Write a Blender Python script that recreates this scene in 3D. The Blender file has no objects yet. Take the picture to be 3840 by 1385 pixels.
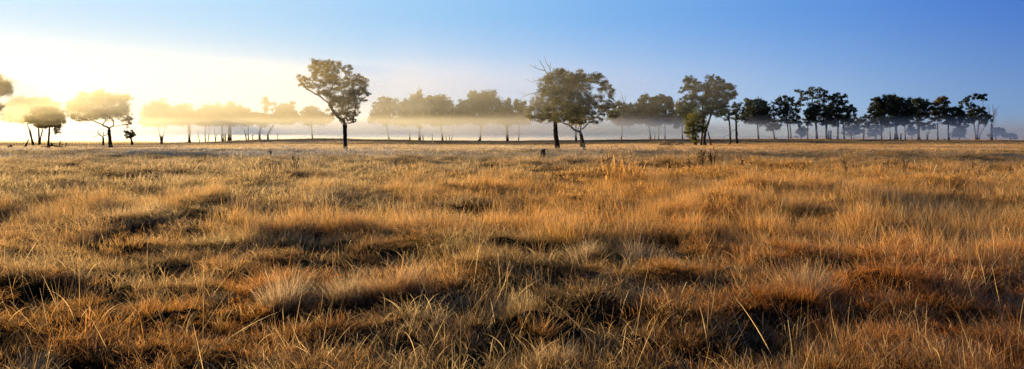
import bpy, math, random
import numpy as np
from mathutils import Vector

R = np.random.default_rng(7)
random.seed(7)
SC = bpy.context.scene
COL = SC.collection
RAD = math.radians

# ------------------------------------------------------------------ survey of the place
# camera stands at the origin, 1.6 m up, looking along +Y; F is the focal length in photo pixels
F, CX, HY, EYE = 2502.0, 1920.0, 520.0, 1.6
SUN_AZ, SUN_EL = RAD(-50), RAD(8.5)
SKY_LOW = [(0, (.16, .30, .52)), (.25, (.36, .54, .76)), (.55, (.74, .86, .94)), (.80, (.99, .99, .90)), (1, (1.3, 1.12, .76))]
SKY_HIGH = [(0, (.042, .145, .58)), (.25, (.105, .29, .74)), (.55, (.21, .47, .88)), (.8, (.40, .67, .95)), (1, (.66, .86, 1.02))]


def sstep(t):
    t = np.clip(t, 0, 1)
    return t * t * (3 - 2 * t)


def _hash(ix, iy, s):
    n = (ix.astype(np.int64) * 374761393 + iy.astype(np.int64) * 668265263 + s * 974711) & 0x7fffffff
    n = ((n ^ (n >> 13)) * 1274126177) & 0x7fffffff
    return ((n ^ (n >> 16)) & 0xffff) / 65535.0


def noise(x, y, s=0):
    x = np.asarray(x, float); y = np.asarray(y, float)
    ix, iy = np.floor(x), np.floor(y)
    fx, fy = x - ix, y - iy
    fx = fx * fx * (3 - 2 * fx); fy = fy * fy * (3 - 2 * fy)
    a, b = _hash(ix, iy, s), _hash(ix + 1, iy, s)
    c, d = _hash(ix, iy + 1, s), _hash(ix + 1, iy + 1, s)
    return (a + (b - a) * fx) * (1 - fy) + (c + (d - c) * fx) * fy


def fbm(x, y, s=0):
    return (noise(x, y, s) + .5 * noise(2.1 * x + 7, 2.1 * y + 3, s + 1) + .25 * noise(4.3 * x, 4.3 * y, s + 2)) / 1.75


CREST = np.array([(-2500, 541), (0, 541), (400, 543), (600, 540), (750, 536), (860, 532), (1000, 526), (1200, 521.5),
                  (1350, 524), (1600, 529), (1900, 531), (2200, 527), (2500, 523.5), (2900, 523), (3300, 525), (3840, 528), (6000, 528)], float)


def flat(px, py):                                   # a point of level ground seen at a photo pixel
    d = EYE * F / (py - HY)
    return (px - CX) / F * d, d


HOLLOWS = []                                         # (x, y, half width, half depth, drop)
for px, py, hw, hd, dz in [(2280, 695, 3.6, 1.5, .5), (2020, 690, 1.6, 1.0, .35), (2700, 700, 2.2, 1.0, .3), (10, 700, 1.6, 1.1, .5), (250, 690, 2.0, .9, .3),
                           (1180, 1185, .75, .30, .26), (1420, 1160, .7, .28, .24), (900, 1190, .5, .25, .2),
                           (2150, 985, 1.3, .5, .3), (2480, 980, 1.0, .45, .28), (1560, 940, .4, .35, .25), (470, 900, .7, .5, .3),
                           (120, 1100, .6, .35, .25), (300, 1360, .5, .28, .25), (560, 1180, .5, .25, .2), (90, 1350, .25, .2, .2), (1790, 1300, .5, .22, .22),
                           (2960, 1290, .45, .25, .25), (2850, 1075, .5, .28, .22), (3260, 1120, .6, .22, .2), (3700, 1120, .5, .35, .25), (2200, 1220, .6, .28, .18),
                           (2060, 1310, .5, .22, .2), (620, 1020, .6, .35, .22), (1900, 1120, .7, .3, .15), (3660, 900, 1.0, .6, .2), (880, 640, 3, 1.3, .3),
                           (1300, 1300, .45, .2, .16), (2500, 1330, .4, .2, .2), (3500, 1250, .4, .2, .18), (1000, 780, .9, .6, .25), (660, 760, .7, .6, .25)]:
    HOLLOWS.append(flat(px, py) + (hw, hd, dz))

_r = random.Random(21)
for _k in range(70):
    _y = math.sqrt(_r.uniform(4.3 ** 2, 15 ** 2))
    _s = _r.uniform(.22, .5) * (.7 + _y / 14)
    HOLLOWS.append((_r.uniform(-.8, .8) * _y, _y, _s * 1.35, _s * .75, _r.uniform(.10, .22)))


def hollow(x, y):
    z = np.zeros_like(np.asarray(x, float))
    for hx, hy, hw, hd, dz in HOLLOWS:
        q = ((x - hx) / hw) ** 2 + ((y - hy) / hd) ** 2
        z = np.maximum(z, dz * np.exp(-q * q))
    return z


def mounds(x, y, cell, rmin, rvar, hmin, hvar, seed, share=.8):
    """height of the nearest tussock mounds (jittered grid of domes)"""
    x = np.asarray(x, float); y = np.asarray(y, float)
    ix, iy = np.floor(x / cell), np.floor(y / cell)
    out = np.zeros(np.broadcast(x, y).shape)
    for a in (-1, 0, 1):
        for b in (-1, 0, 1):
            cx, cy, r, h = mound_at(ix + a, iy + b, cell, rmin, rvar, hmin, hvar, seed, share)
            q = np.clip(1 - ((x - cx) ** 2 + ((y - cy) * 1.25) ** 2) / (r * r), 0, 1)
            out = np.maximum(out, h * q ** .8)
    return out


def mound_at(ix, iy, cell, rmin, rvar, hmin, hvar, seed, share=.8):
    cx = (ix + .5 + .8 * (_hash(ix, iy, seed) - .5)) * cell
    cy = (iy + .5 + .8 * (_hash(ix, iy, seed + 1) - .5)) * cell
    r = rmin + rvar * _hash(ix, iy, seed + 2)
    h = (hmin + hvar * _hash(ix, iy, seed + 3) ** 1.6) * (_hash(ix, iy, seed + 4) < share)
    return cx, cy, r, np.minimum(h, .48 * r)


MD1 = (.60, .22, .22, .05, .20, 200)
MD2 = (1.75, .55, .65, .08, .24, 300)


def gz(x, y, detail=True):
    x = np.asarray(x, float); y = np.asarray(y, float)
    yy = np.maximum(y, 4.0)
    px = np.clip(x / yy * F + CX, -2500, 6000)
    z250 = EYE - (np.interp(px, CREST[:, 0], CREST[:, 1]) - HY) / F * 250
    z = z250 * sstep((y - 95) / 155)
    z = z - np.maximum(y - 250, 0) * (.0006 + .0114 * sstep((px - 450) / 450))
    if detail:
        hol = hollow(x, y)
        flat_ = 1 - sstep((hol - .005) / .04)
        near = 1 - sstep((y - 25) / 60)
        z = z + (fbm(x / 1.6, y / 1.6, 11) - .5) * .34 * near * (.25 + .75 * flat_) + flat_ * mounds(x, y, *MD1) * (1 - sstep((y - 16) / 14)) + flat_ * mounds(x, y, *MD2, .7) * sstep((y - 10) / 8) * (1 - sstep((y - 55) / 45)) + (fbm(x / 3.3, y / 3.3, 23) - .5) * .30 * (1 - .6 * sstep((y - 40) / 80))
        z = z + (fbm(x / 14, y / 9, 31) - .5) * .22
        z = z - hol * .8
        z = z - .10 * (1 - sstep((np.hypot(x, y) - 2) / 3))
    return z


def ydist(px, d):
    x = (px - CX) / F * d
    return HY + (EYE - float(gz(x, d, False))) * F / d


def locate(px, py, lo=20, hi=250):                   # distance at which the ground is seen at photo row py
    for _ in range(50):
        m = .5 * (lo + hi)
        if ydist(px, m) > py:
            lo = m
        else:
            hi = m
    return .5 * (lo + hi)


def P(px, py, d):
    return np.array([(px - CX) / F * d, d, EYE - (py - HY) / F * d])


# ------------------------------------------------------------------ helpers
def nodes_of(m):
    m.use_nodes = True
    nt = m.node_tree
    nt.nodes.clear()
    return nt, nt.nodes, nt.links


def mesh_obj(name, verts, faces, mat, parent=None, smooth=False, cols=None):
    me = bpy.data.meshes.new(name)
    verts = np.asarray(verts, np.float32)
    faces = np.asarray(faces, np.int32)
    n, k = faces.shape
    me.vertices.add(len(verts)); me.vertices.foreach_set('co', verts.ravel())
    me.loops.add(n * k); me.loops.foreach_set('vertex_index', faces.ravel())
    me.polygons.add(n); me.polygons.foreach_set('loop_start', np.arange(0, n * k, k, dtype=np.int32))
    if smooth:
        me.polygons.foreach_set('use_smooth', np.ones(n, bool))
    me.update(calc_edges=True)
    if cols is not None:
        a = me.color_attributes.new('shade', 'FLOAT_COLOR', 'POINT')
        c = np.ones((len(verts), 4), np.float32); c[:, :3] = cols
        a.data.foreach_set('color', c.ravel())
    if mat:
        me.materials.append(mat)
    o = bpy.data.objects.new(name, me)
    COL.objects.link(o)
    if parent:
        o.parent = parent
    return o


def tag(o, label=None, cat=None, group=None, kind=None):
    for k, v in (('label', label), ('category', cat), ('group', group), ('kind', kind)):
        if v:
            o[k] = v
    return o


def thing(name, label, cat, loc, group=None):
    o = bpy.data.objects.new(name, None)
    o.empty_display_size = .3
    COL.objects.link(o)
    o.location = [float(v) for v in loc]
    return tag(o, label, cat, group)


class Tubes:
    """tapered tubes collected into one mesh"""
    def __init__(s, sides=7):
        s.v, s.f, s.n, s.sides = [], [], 0, sides

    def add(s, pts, rad, rough=0.0, cap=True):
        pts = np.asarray(pts, float); rad = np.asarray(rad, float)
        k = s.sides
        tan = np.gradient(pts, axis=0)
        tan /= np.linalg.norm(tan, axis=1)[:, None] + 1e-9
        ref = np.array([0, 1., 0]) if abs(tan[0][1]) < .8 else np.array([1., 0, 0])
        ang = np.linspace(0, 2 * np.pi, k, endpoint=False)
        rings = []
        for p, t, r in zip(pts, tan, rad):
            u = np.cross(t, ref); u /= np.linalg.norm(u) + 1e-9
            w = np.cross(t, u)
            rr = r * (1 + rough * R.normal(0, 1, k))
            rings.append(p + (np.cos(ang) * rr)[:, None] * u + (np.sin(ang) * rr)[:, None] * w)
        V = np.concatenate(rings)
        b = s.n
        s.v.append(V); s.n += len(V)
        m = len(pts)
        for i in range(m - 1):
            for j in range(k):
                s.f.append((b + i * k + j, b + i * k + (j + 1) % k, b + (i + 1) * k + (j + 1) % k, b + (i + 1) * k + j))
        if cap:
            for i in (0, m - 1):
                c = s.n
                s.v.append(pts[i][None]); s.n += 1
                for j in range(0, k - 1, 2):
                    a0, a1, a2 = i * k + j, i * k + j + 1, i * k + (j + 2) % k
                    s.f.append((b + a0, b + a1, b + a2, c))
                if k % 2:
                    s.f.append((b + i * k + k - 1, b + i * k, c, c)) if False else None

    def build(s, name, mat, parent=None, origin=None):
        if not s.v:
            return None
        V = np.concatenate(s.v)
        if origin is not None:
            V = V - np.asarray(origin)
        return mesh_obj(name, V, s.f, mat, parent, smooth=True)


# ------------------------------------------------------------------ materials
def mat_grass(name, tint=None, transl=.74):
    m = bpy.data.materials.new(name)
    nt, N, L = nodes_of(m)
    out = N.new('ShaderNodeOutputMaterial')
    att = N.new('ShaderNodeAttribute'); att.attribute_name = 'shade'
    sep = N.new('ShaderNodeSeparateColor'); L.new(att.outputs['Color'], sep.inputs[0])
    if tint is None:
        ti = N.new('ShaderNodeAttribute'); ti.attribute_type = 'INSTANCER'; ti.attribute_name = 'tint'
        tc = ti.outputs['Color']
    else:
        ti = N.new('ShaderNodeRGB'); ti.outputs[0].default_value = (*tint, 1)
        tc = ti.outputs[0]
    # along the blade: foot darkened almost to black, full colour, bleached frosty tip
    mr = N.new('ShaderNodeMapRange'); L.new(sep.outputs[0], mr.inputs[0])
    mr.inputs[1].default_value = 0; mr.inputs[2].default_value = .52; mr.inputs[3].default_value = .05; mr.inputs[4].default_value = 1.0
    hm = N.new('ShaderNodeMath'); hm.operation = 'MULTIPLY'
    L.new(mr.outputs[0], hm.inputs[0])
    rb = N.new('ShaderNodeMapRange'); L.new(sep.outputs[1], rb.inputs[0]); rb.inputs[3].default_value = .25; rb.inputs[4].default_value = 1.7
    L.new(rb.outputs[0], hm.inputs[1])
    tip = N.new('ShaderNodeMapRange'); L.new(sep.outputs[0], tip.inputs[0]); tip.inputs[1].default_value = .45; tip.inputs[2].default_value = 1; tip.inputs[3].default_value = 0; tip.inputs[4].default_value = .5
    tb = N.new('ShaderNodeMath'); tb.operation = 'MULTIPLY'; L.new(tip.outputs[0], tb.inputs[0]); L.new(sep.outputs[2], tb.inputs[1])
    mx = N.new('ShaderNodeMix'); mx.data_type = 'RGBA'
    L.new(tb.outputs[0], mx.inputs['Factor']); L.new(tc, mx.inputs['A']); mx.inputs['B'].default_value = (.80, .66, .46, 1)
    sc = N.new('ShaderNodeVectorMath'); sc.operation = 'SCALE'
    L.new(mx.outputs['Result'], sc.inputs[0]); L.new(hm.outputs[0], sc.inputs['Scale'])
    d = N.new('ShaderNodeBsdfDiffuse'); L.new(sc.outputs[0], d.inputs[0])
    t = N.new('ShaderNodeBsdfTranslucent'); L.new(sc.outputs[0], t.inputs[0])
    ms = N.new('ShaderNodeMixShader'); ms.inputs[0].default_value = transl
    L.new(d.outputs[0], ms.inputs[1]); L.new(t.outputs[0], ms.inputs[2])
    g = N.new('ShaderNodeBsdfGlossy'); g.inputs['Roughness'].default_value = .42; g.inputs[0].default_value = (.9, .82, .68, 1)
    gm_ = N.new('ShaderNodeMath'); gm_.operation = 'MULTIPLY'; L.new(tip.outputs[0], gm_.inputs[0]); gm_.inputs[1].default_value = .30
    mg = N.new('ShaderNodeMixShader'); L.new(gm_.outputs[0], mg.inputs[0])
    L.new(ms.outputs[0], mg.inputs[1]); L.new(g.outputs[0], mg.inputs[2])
    L.new(mg.outputs[0], out.inputs[0])
    return m


def mat_leaf(name, c0, c1, transl=.35):
    m = bpy.data.materials.new(name)
    nt, N, L = nodes_of(m)
    out = N.new('ShaderNodeOutputMaterial')
    att = N.new('ShaderNodeAttribute'); att.attribute_name = 'shade'
    mx = N.new('ShaderNodeMix'); mx.data_type = 'RGBA'
    sep = N.new('ShaderNodeSeparateColor'); L.new(att.outputs['Color'], sep.inputs[0])
    L.new(sep.outputs[0], mx.inputs['Factor']); mx.inputs['A'].default_value = (*c0, 1); mx.inputs['B'].default_value = (*c1, 1)
    d = N.new('ShaderNodeBsdfDiffuse'); L.new(mx.outputs['Result'], d.inputs[0])
    t = N.new('ShaderNodeBsdfTranslucent'); L.new(mx.outputs['Result'], t.inputs[0])
    g = N.new('ShaderNodeBsdfGlossy'); g.inputs['Roughness'].default_value = .45; g.inputs[0].default_value = (.6, .6, .6, 1)
    ms = N.new('ShaderNodeMixShader'); ms.inputs[0].default_value = transl
    L.new(d.outputs[0], ms.inputs[1]); L.new(t.outputs[0], ms.inputs[2])
    m2 = N.new('ShaderNodeMixShader'); m2.inputs[0].default_value = .05
    L.new(ms.outputs[0], m2.inputs[1]); L.new(g.outputs[0], m2.inputs[2])
    L.new(m2.outputs[0], out.inputs[0])
    return m


def mat_bark(name, c0, c1, scale=2.0):
    m = bpy.data.materials.new(name)
    nt, N, L = nodes_of(m)
    out = N.new('ShaderNodeOutputMaterial')
    b = N.new('ShaderNodeBsdfPrincipled'); b.inputs['Roughness'].default_value = .9
    b.inputs['Specular IOR Level'].default_value = .15
    co = N.new('ShaderNodeTexCoord'); mp = N.new('ShaderNodeMapping'); mp.inputs['Scale'].default_value = (scale * 3, scale * 3, scale * .5)
    L.new(co.outputs['Object'], mp.inputs[0])
    nz = N.new('ShaderNodeTexNoise'); nz.inputs['Scale'].default_value = 1.5; nz.inputs['Detail'].default_value = 5
    L.new(mp.outputs[0], nz.inputs['Vector'])
    cr = N.new('ShaderNodeValToRGB'); cr.color_ramp.elements[0].position = .35; cr.color_ramp.elements[1].position = .65
    cr.color_ramp.elements[0].color = (*c0, 1); cr.color_ramp.elements[1].color = (*c1, 1)
    L.new(nz.outputs['Fac'], cr.inputs[0]); L.new(cr.outputs[0], b.inputs['Base Color'])
    bp = N.new('ShaderNodeBump'); bp.inputs['Strength'].default_value = .6; bp.inputs['Distance'].default_value = .05
    L.new(nz.outputs['Fac'], bp.inputs['Height']); L.new(bp.outputs[0], b.inputs['Normal'])
    L.new(b.outputs[0], out.inputs[0])
    return m


def mat_ground():
    m = bpy.data.materials.new('paddock_soil')
    nt, N, L = nodes_of(m)
    out = N.new('ShaderNodeOutputMaterial')
    d = N.new('ShaderNodeBsdfDiffuse'); d.inputs['Roughness'].default_value = 1
    ge = N.new('ShaderNodeNewGeometry')
    sx = N.new('ShaderNodeSeparateXYZ'); L.new(ge.outputs['Position'], sx.inputs[0])
    mp = N.new('ShaderNodeMapping'); mp.inputs['Scale'].default_value = (.10, .22, 0); L.new(ge.outputs['Position'], mp.inputs[0])
    n1 = N.new('ShaderNodeTexNoise'); n1.inputs['Scale'].default_value = 1; n1.inputs['Detail'].default_value = 6; L.new(mp.outputs[0], n1.inputs['Vector'])
    n2 = N.new('ShaderNodeTexNoise'); n2.inputs['Scale'].default_value = 3.5; n2.inputs['Detail'].default_value = 6; L.new(ge.outputs['Position'], n2.inputs['Vector'])
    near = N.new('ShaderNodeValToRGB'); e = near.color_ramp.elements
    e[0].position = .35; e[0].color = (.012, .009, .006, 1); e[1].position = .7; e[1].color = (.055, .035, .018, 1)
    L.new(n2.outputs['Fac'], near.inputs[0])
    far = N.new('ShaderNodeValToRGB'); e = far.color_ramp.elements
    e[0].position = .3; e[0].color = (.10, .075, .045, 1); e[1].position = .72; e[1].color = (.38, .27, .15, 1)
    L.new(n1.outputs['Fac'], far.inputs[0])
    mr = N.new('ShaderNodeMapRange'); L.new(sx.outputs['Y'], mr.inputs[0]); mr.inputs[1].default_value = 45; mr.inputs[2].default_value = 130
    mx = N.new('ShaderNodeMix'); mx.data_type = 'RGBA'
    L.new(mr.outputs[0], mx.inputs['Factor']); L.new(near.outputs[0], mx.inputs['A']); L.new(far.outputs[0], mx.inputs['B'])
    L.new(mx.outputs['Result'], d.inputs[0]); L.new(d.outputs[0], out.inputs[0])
    return m


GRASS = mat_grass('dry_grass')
BARK_DARK = mat_bark('dark_bark', (.022, .016, .012), (.075, .055, .04))
BARK_PALE = mat_bark('pale_gum_bark', (.20, .15, .10), (.42, .34, .24))
BARK_MID = mat_bark('weathered_bark', (.06, .045, .033), (.17, .13, .095))
DEADWOOD = mat_bark('grey_deadwood', (.09, .075, .06), (.24, .20, .16))
LEAF = mat_leaf('gum_leaves', (.038, .062, .017), (.14, .17, .035), .55)
LEAF_OLIVE = mat_leaf('olive_gum_leaves', (.08, .07, .02), (.27, .215, .06), .6)
LEAF_GOLD = mat_leaf('gold_backlit_leaves', (.12, .095, .03), (.34, .26, .08), .65)
LEAF_WARM = mat_leaf('warm_olive_leaves', (.12, .115, .034), (.38, .33, .095), .65)
LEAF_DARK = mat_leaf('dark_gum_leaves', (.016, .028, .013), (.085, .095, .030), .4)
LEAF_BUSH = mat_leaf('yellow_green_leaves', (.12, .15, .025), (.36, .34, .06), .65)
WIRE = mat_bark('fence_timber', (.05, .04, .03), (.12, .10, .08))

# ------------------------------------------------------------------ ground
na, nr = 800, 420
rad = np.concatenate([[0.6], np.geomspace(1.2, 330, nr - 30), np.geomspace(350, 4000, 29)])
ang = np.linspace(0, 2 * np.pi, na, endpoint=False)
rr, aa = np.meshgrid(rad, ang, indexing='ij')
gx, gy = rr * np.sin(aa), rr * np.cos(aa)
V = np.stack([gx, gy, gz(gx, gy)], -1).reshape(-1, 3)
i, j = np.meshgrid(np.arange(len(rad) - 1), np.arange(na), indexing='ij')
a0 = i * na + j; a1 = i * na + (j + 1) % na
fc = np.stack([a0, a1, a1 + na, a0 + na], -1).reshape(-1, 4)
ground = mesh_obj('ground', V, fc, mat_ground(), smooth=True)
tag(ground, kind='structure')

# distant hills far behind the trees
hv, hf = [], []
hx = np.linspace(-4200, 4200, 160)
hz = 1 + 16 * (fbm(hx / 700, hx * 0, 5) - .3) + 5 * fbm(hx / 120, hx * 0, 9)
for k, (x, z) in enumerate(zip(hx, hz)):
    yb = 2600 - abs(x) * .12
    hv += [(x, yb - 260, -45), (x, yb, z), (x, yb + 300, -45)]
for k in range(159):
    hf += [(3 * k, 3 * k + 3, 3 * k + 4, 3 * k + 1), (3 * k + 1, 3 * k + 4, 3 * k + 5, 3 * k + 2)]
hm = bpy.data.materials.new('hill_bush'); nt, N, L = nodes_of(hm)
o_ = N.new('ShaderNodeOutputMaterial'); d_ = N.new('ShaderNodeBsdfDiffuse'); nz_ = N.new('ShaderNodeTexNoise'); nz_.inputs['Scale'].default_value = .02
cr_ = N.new('ShaderNodeValToRGB'); cr_.color_ramp.elements[0].color = (.03, .04, .03, 1); cr_.color_ramp.elements[1].color = (.08, .08, .05, 1)
ge_ = N.new('ShaderNodeNewGeometry'); L.new(ge_.outputs['Position'], nz_.inputs['Vector']); L.new(nz_.outputs['Fac'], cr_.inputs[0]); L.new(cr_.outputs[0], d_.inputs[0]); L.new(d_.outputs[0], o_.inputs[0])
tag(mesh_obj('hills', hv, hf, hm, smooth=True), kind='structure')


# ------------------------------------------------------------------ grass
def blades(n, bx, by, bz, length, width, az, lean, curl, seg=4):
    """n ribbons; returns verts, quads, shade (t, random, random)"""
    t = np.linspace(0, 1, seg + 1)
    th = lean[:, None] + curl[:, None] * t[None, :] ** 1.4
    st = (length / seg)[:, None]
    dr, dz = np.sin(th) * st, np.cos(th) * st
    r = np.concatenate([np.zeros((n, 1)), np.cumsum(dr[:, :-1], 1)], 1)
    z = np.concatenate([np.zeros((n, 1)), np.cumsum(dz[:, :-1], 1)], 1)
    cx = bx[:, None] + r * np.cos(az)[:, None]
    cy = by[:, None] + r * np.sin(az)[:, None]
    cz = bz[:, None] + z
    tw = az + np.pi / 2 + R.normal(0, .7, n)
    w = (width[:, None] * (1 - .8 * t[None, :])) * .5
    sx, sy = np.cos(tw)[:, None] * w, np.sin(tw)[:, None] * w
    A = np.stack([cx - sx, cy - sy, cz], -1); B = np.stack([cx + sx, cy + sy, cz], -1)
    V = np.stack([A, B], 2).reshape(n, -1, 3)             # n, 2*(seg+1), 3
    k = 2 * (seg + 1)
    q = np.array([(2 * s, 2 * s + 1, 2 * s + 3, 2 * s + 2) for s in range(seg)])
    faces = (np.arange(n)[:, None, None] * k + q[None]).reshape(-1, 4)
    g1, g2 = R.random(n), R.random(n)
    C = np.stack([np.repeat(t[None, :], n, 0), np.repeat(g1[:, None], seg + 1, 1), np.repeat(g2[:, None], seg + 1, 1)], -1)
    C = np.repeat(C[:, :, None, :], 2, 2).reshape(n, -1, 3)
    return V.reshape(-1, 3), faces, C.reshape(-1, 3)


def join(parts):
    V, Fc, C, n = [], [], [], 0
    for v, f, c in parts:
        V.append(v); Fc.append(f + n); C.append(c); n += len(v)
    return np.concatenate(V), np.concatenate(Fc), np.concatenate(C)


def disc(n, r):
    a = R.random(n) * 2 * np.pi; q = np.sqrt(R.random(n)) * r
    return q * np.cos(a), q * np.sin(a)


def clumped(n, r, k, cr):
    kx, ky = disc(k, r)
    w = R.integers(0, k, n)
    ox, oy = R.normal(0, cr, n), R.normal(0, cr, n)
    return kx[w] + ox, ky[w] + oy, w, ox, oy


def patch(n, r, lmin, lmax, w, lean, curl, k=14, cr=.05, seg=4, flare=3.0):
    x, y, wch, ox, oy = clumped(n, r, k, cr)
    hs = R.uniform(.55, 1.25, k)[wch]
    L_ = R.uniform(lmin, lmax, n) * hs
    az = np.where(R.random(n) < .7, np.arctan2(oy, ox) + R.normal(0, .5, n), R.random(n) * 6.283)
    le = np.abs(R.normal(0, lean, n)) + np.hypot(ox, oy) / cr * .12 * flare / 3
    cu = np.abs(R.normal(0, curl, n)) if curl < 2 else R.uniform(.7, 1.5, n) * curl * .8
    return blades(n, x, y, np.full(n, -.03), L_, w * R.uniform(.6, 1.4, n), az, le, cu, seg)


src = bpy.data.collections.new('grass_sources')
LIB = []


def lib(name, part, top=0.0):
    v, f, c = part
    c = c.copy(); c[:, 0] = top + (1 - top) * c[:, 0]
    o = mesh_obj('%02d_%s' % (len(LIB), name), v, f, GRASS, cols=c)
    COL.objects.unlink(o); src.objects.link(o)
    LIB.append(name)


for _ in range(5):                                        # 0-4 near turf, short and curled
    lib('turf', join([patch(330, .36, .05, .17, .0042, .35, 1.4, 14, .05), patch(60, .36, .12, .26, .0042, .3, 1.9, 20, .04, 6)]))
for _ in range(4):                                        # 5-8 near soft rusty clumps
    lib('clump', patch(300, .26, .12, .30, .0036, .22, .7, 7, .06))
for _ in range(4):                                        # 9-12 arching hooked blades
    lib('arch', patch(46, .30, .18, .38, .0052, .25, 2.3, 12, .04, 8))
for _ in range(4):                                        # 13-16 tall straw stalks
    lib('stalk', patch(11, .30, .26, .62, .0052, .26, .35, 6, .05, 5))
for _ in range(4):                                        # 17-20 tall standing grass near to middle distance
    lib('tall', join([patch(300, .45, .22, .55, .0040, .18, .45, 12, .08), patch(90, .45, .3, .62, .0045, .3, 1.1, 12, .08, 6)]))
def dome(n, r, lmin, lmax, w, seg=5):
    x, y = disc(n, r)
    q = np.hypot(x, y) / r
    th = np.arctan2(y, x)
    comb = R.uniform(0, 6.283)
    az = np.where(R.random(n) < .72, th + R.normal(0, .5, n), comb + R.normal(0, .9, n))
    L_ = R.uniform(lmin, lmax, n) * (1.1 - .45 * q)
    return blades(n, x, y, np.full(n, -.03) - .03 * q, L_, w * R.uniform(.6, 1.5, n), az, .85 * q * R.uniform(.3, 1.2, n) + np.abs(R.normal(0, .2, n)), np.abs(R.normal(.7, .7, n)), seg)


DOME0 = 34
for _ in range(5):                                        # 21-25 middle distance
    lib('mid', join([patch(520, .95, .10, .30, .011, .3, .8, 26, .13), patch(60, .95, .3, .55, .010, .2, .5, 16, .12)]), .15)
for _ in range(5):                                        # 26-30 far
    lib('far', patch(460, 2.6, .10, .34, .034, .35, .6, 46, .25, 2), .38)
for _ in range(3):                                        # 31-33 middle tall
    lib('midtall', patch(380, .9, .24, .52, .011, .25, .6, 20, .14))
for _ in range(7):                                        # 34-40 near mounds
    lib('mound', join([dome(330, .34, .10, .24, .0042), dome(26, .34, .2, .36, .005, 7)]))
for _ in range(5):                                        # 41-45 middle mounds
    lib('midmound', dome(380, .9, .16, .40, .012, 4))
for _ in range(4):                                        # 46-49 long single stalks
    lib('longstalk', patch(3, .2, .55, .95, .0062, .26, .30, 2, .05, 7))

RUST, GOLD, STRAW = np.array([.74, .25, .042]), np.array([.90, .46, .10]), np.array([.90, .62, .28])
PINK, GREY, OLIVE = np.array([.95, .70, .46]), np.array([.62, .45, .23]), np.array([.42, .35, .13])


def lerp(a, b, t):
    return a + (b - a) * np.asarray(t)[:, None]


def tint_at(x, y):
    n1, n2, n3 = fbm(x / 2.1, y / 2.1, 41), fbm(x / 6.5, y / 5, 47), noise(x / .7, y / .7, 53)
    right = sstep((x / np.maximum(y, 3) + .45) / .9)
    nearc = lerp(np.broadcast_to(GREY, (len(x), 3)), np.broadcast_to(RUST, (len(x), 3)), sstep(n1 * 1.6 - .35 + right * .45))
    nearc = lerp(nearc, np.broadcast_to(GOLD, nearc.shape), sstep(n2 * 2.2 - .8) * .75)
    midc = lerp(np.broadcast_to(GREY * 1.15, nearc.shape), np.broadcast_to(GOLD, nearc.shape), sstep(right * 1.3 + n1 - .55))
    midc = lerp(midc, np.broadcast_to(STRAW, nearc.shape), sstep(n2 * 2 - .6) * .6)
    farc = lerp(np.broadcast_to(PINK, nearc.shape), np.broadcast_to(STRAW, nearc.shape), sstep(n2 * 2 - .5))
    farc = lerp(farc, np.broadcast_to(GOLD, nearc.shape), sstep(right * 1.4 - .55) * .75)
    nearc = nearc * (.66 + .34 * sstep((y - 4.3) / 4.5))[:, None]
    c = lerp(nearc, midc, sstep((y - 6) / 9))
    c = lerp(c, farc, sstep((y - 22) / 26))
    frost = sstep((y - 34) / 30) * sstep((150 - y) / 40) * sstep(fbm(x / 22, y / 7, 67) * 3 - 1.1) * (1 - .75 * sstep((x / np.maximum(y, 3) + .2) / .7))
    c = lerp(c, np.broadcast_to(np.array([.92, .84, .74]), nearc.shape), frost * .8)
    c = lerp(c, np.broadcast_to(OLIVE, nearc.shape), sstep(fbm(x / 9, y / 4.5, 61) * 3 - 1.75) * .55)
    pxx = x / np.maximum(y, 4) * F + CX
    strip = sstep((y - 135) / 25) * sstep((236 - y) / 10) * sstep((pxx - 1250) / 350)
    c = lerp(c, np.broadcast_to(np.array([.15, .125, .085]), nearc.shape), strip * .85)  # shade of the far right trees, painted as a darker grass tint
    return c * (.72 + .56 * n3)[:, None]


PTS = {k: [] for k in ('pos', 'idx', 'rot', 'scl', 'tint')}


def scatter(n, d0, d1, ids, scl, mask=None, spread=.98, hgt=None, tintmul=1.0, tintto=None, align=True):
    """points over the view wedge between distances d0 and d1 (a margin to each side)"""
    y = np.sqrt(R.uniform(d0 * d0, d1 * d1, n))
    n = int(n * (1.0 + 2.2 / d1 * 2.0)); y = np.sqrt(R.uniform(d0 * d0, d1 * d1, n))
    x = R.uniform(-1, 1, n) * (.84 * y + 3.4)
    keep = R.random(n) > .62 * sstep(hollow(x, y) / .18)
    if mask is not None:
        keep &= R.random(n) < mask(x, y)
    x, y = x[keep], y[keep]
    z = gz(x, y)
    m = len(x)
    e = .12
    rx = np.arctan((gz(x, y + e) - gz(x, y - e)) / (2 * e)) * .8
    ry = -np.arctan((gz(x + e, y) - gz(x - e, y)) / (2 * e)) * .8
    s = R.uniform(scl[0], scl[1], m)
    hh = s * (R.uniform(.8, 1.2, m) if hgt is None else hgt(x, y))
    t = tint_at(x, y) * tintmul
    if tintto is not None:
        t = t * .35 + np.asarray(tintto) * .65
    PTS['pos'].append(np.stack([x, y, z], -1)); PTS['idx'].append(R.choice(ids, m))
    # patch rotation about its own up axis is baked as mirrored scale plus small tilt so that it follows the slope
    PTS['rot'].append(np.stack([rx, ry, R.random(m) * 6.283], -1))
    PTS['scl'].append(np.stack([s, s, hh], -1)); PTS['tint'].append(t)


T, CL, AR, ST, TA, MI, FA, MT = list(range(0, 5)), list(range(5, 9)), list(range(9, 13)), list(range(13, 17)), list(range(17, 21)), list(range(21, 26)), list(range(26, 31)), list(range(31, 34))


def zone(lst):
    z = [flat(px, py) + (hw, hd) for px, py, hw, hd in lst]

    def f(x, y):
        w = np.zeros_like(x)
        for zx, zy, hw, hd in z:
            w = np.maximum(w, np.exp(-((x - zx) / hw) ** 2 - ((y - zy) / hd) ** 2))
        return w
    return f


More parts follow.
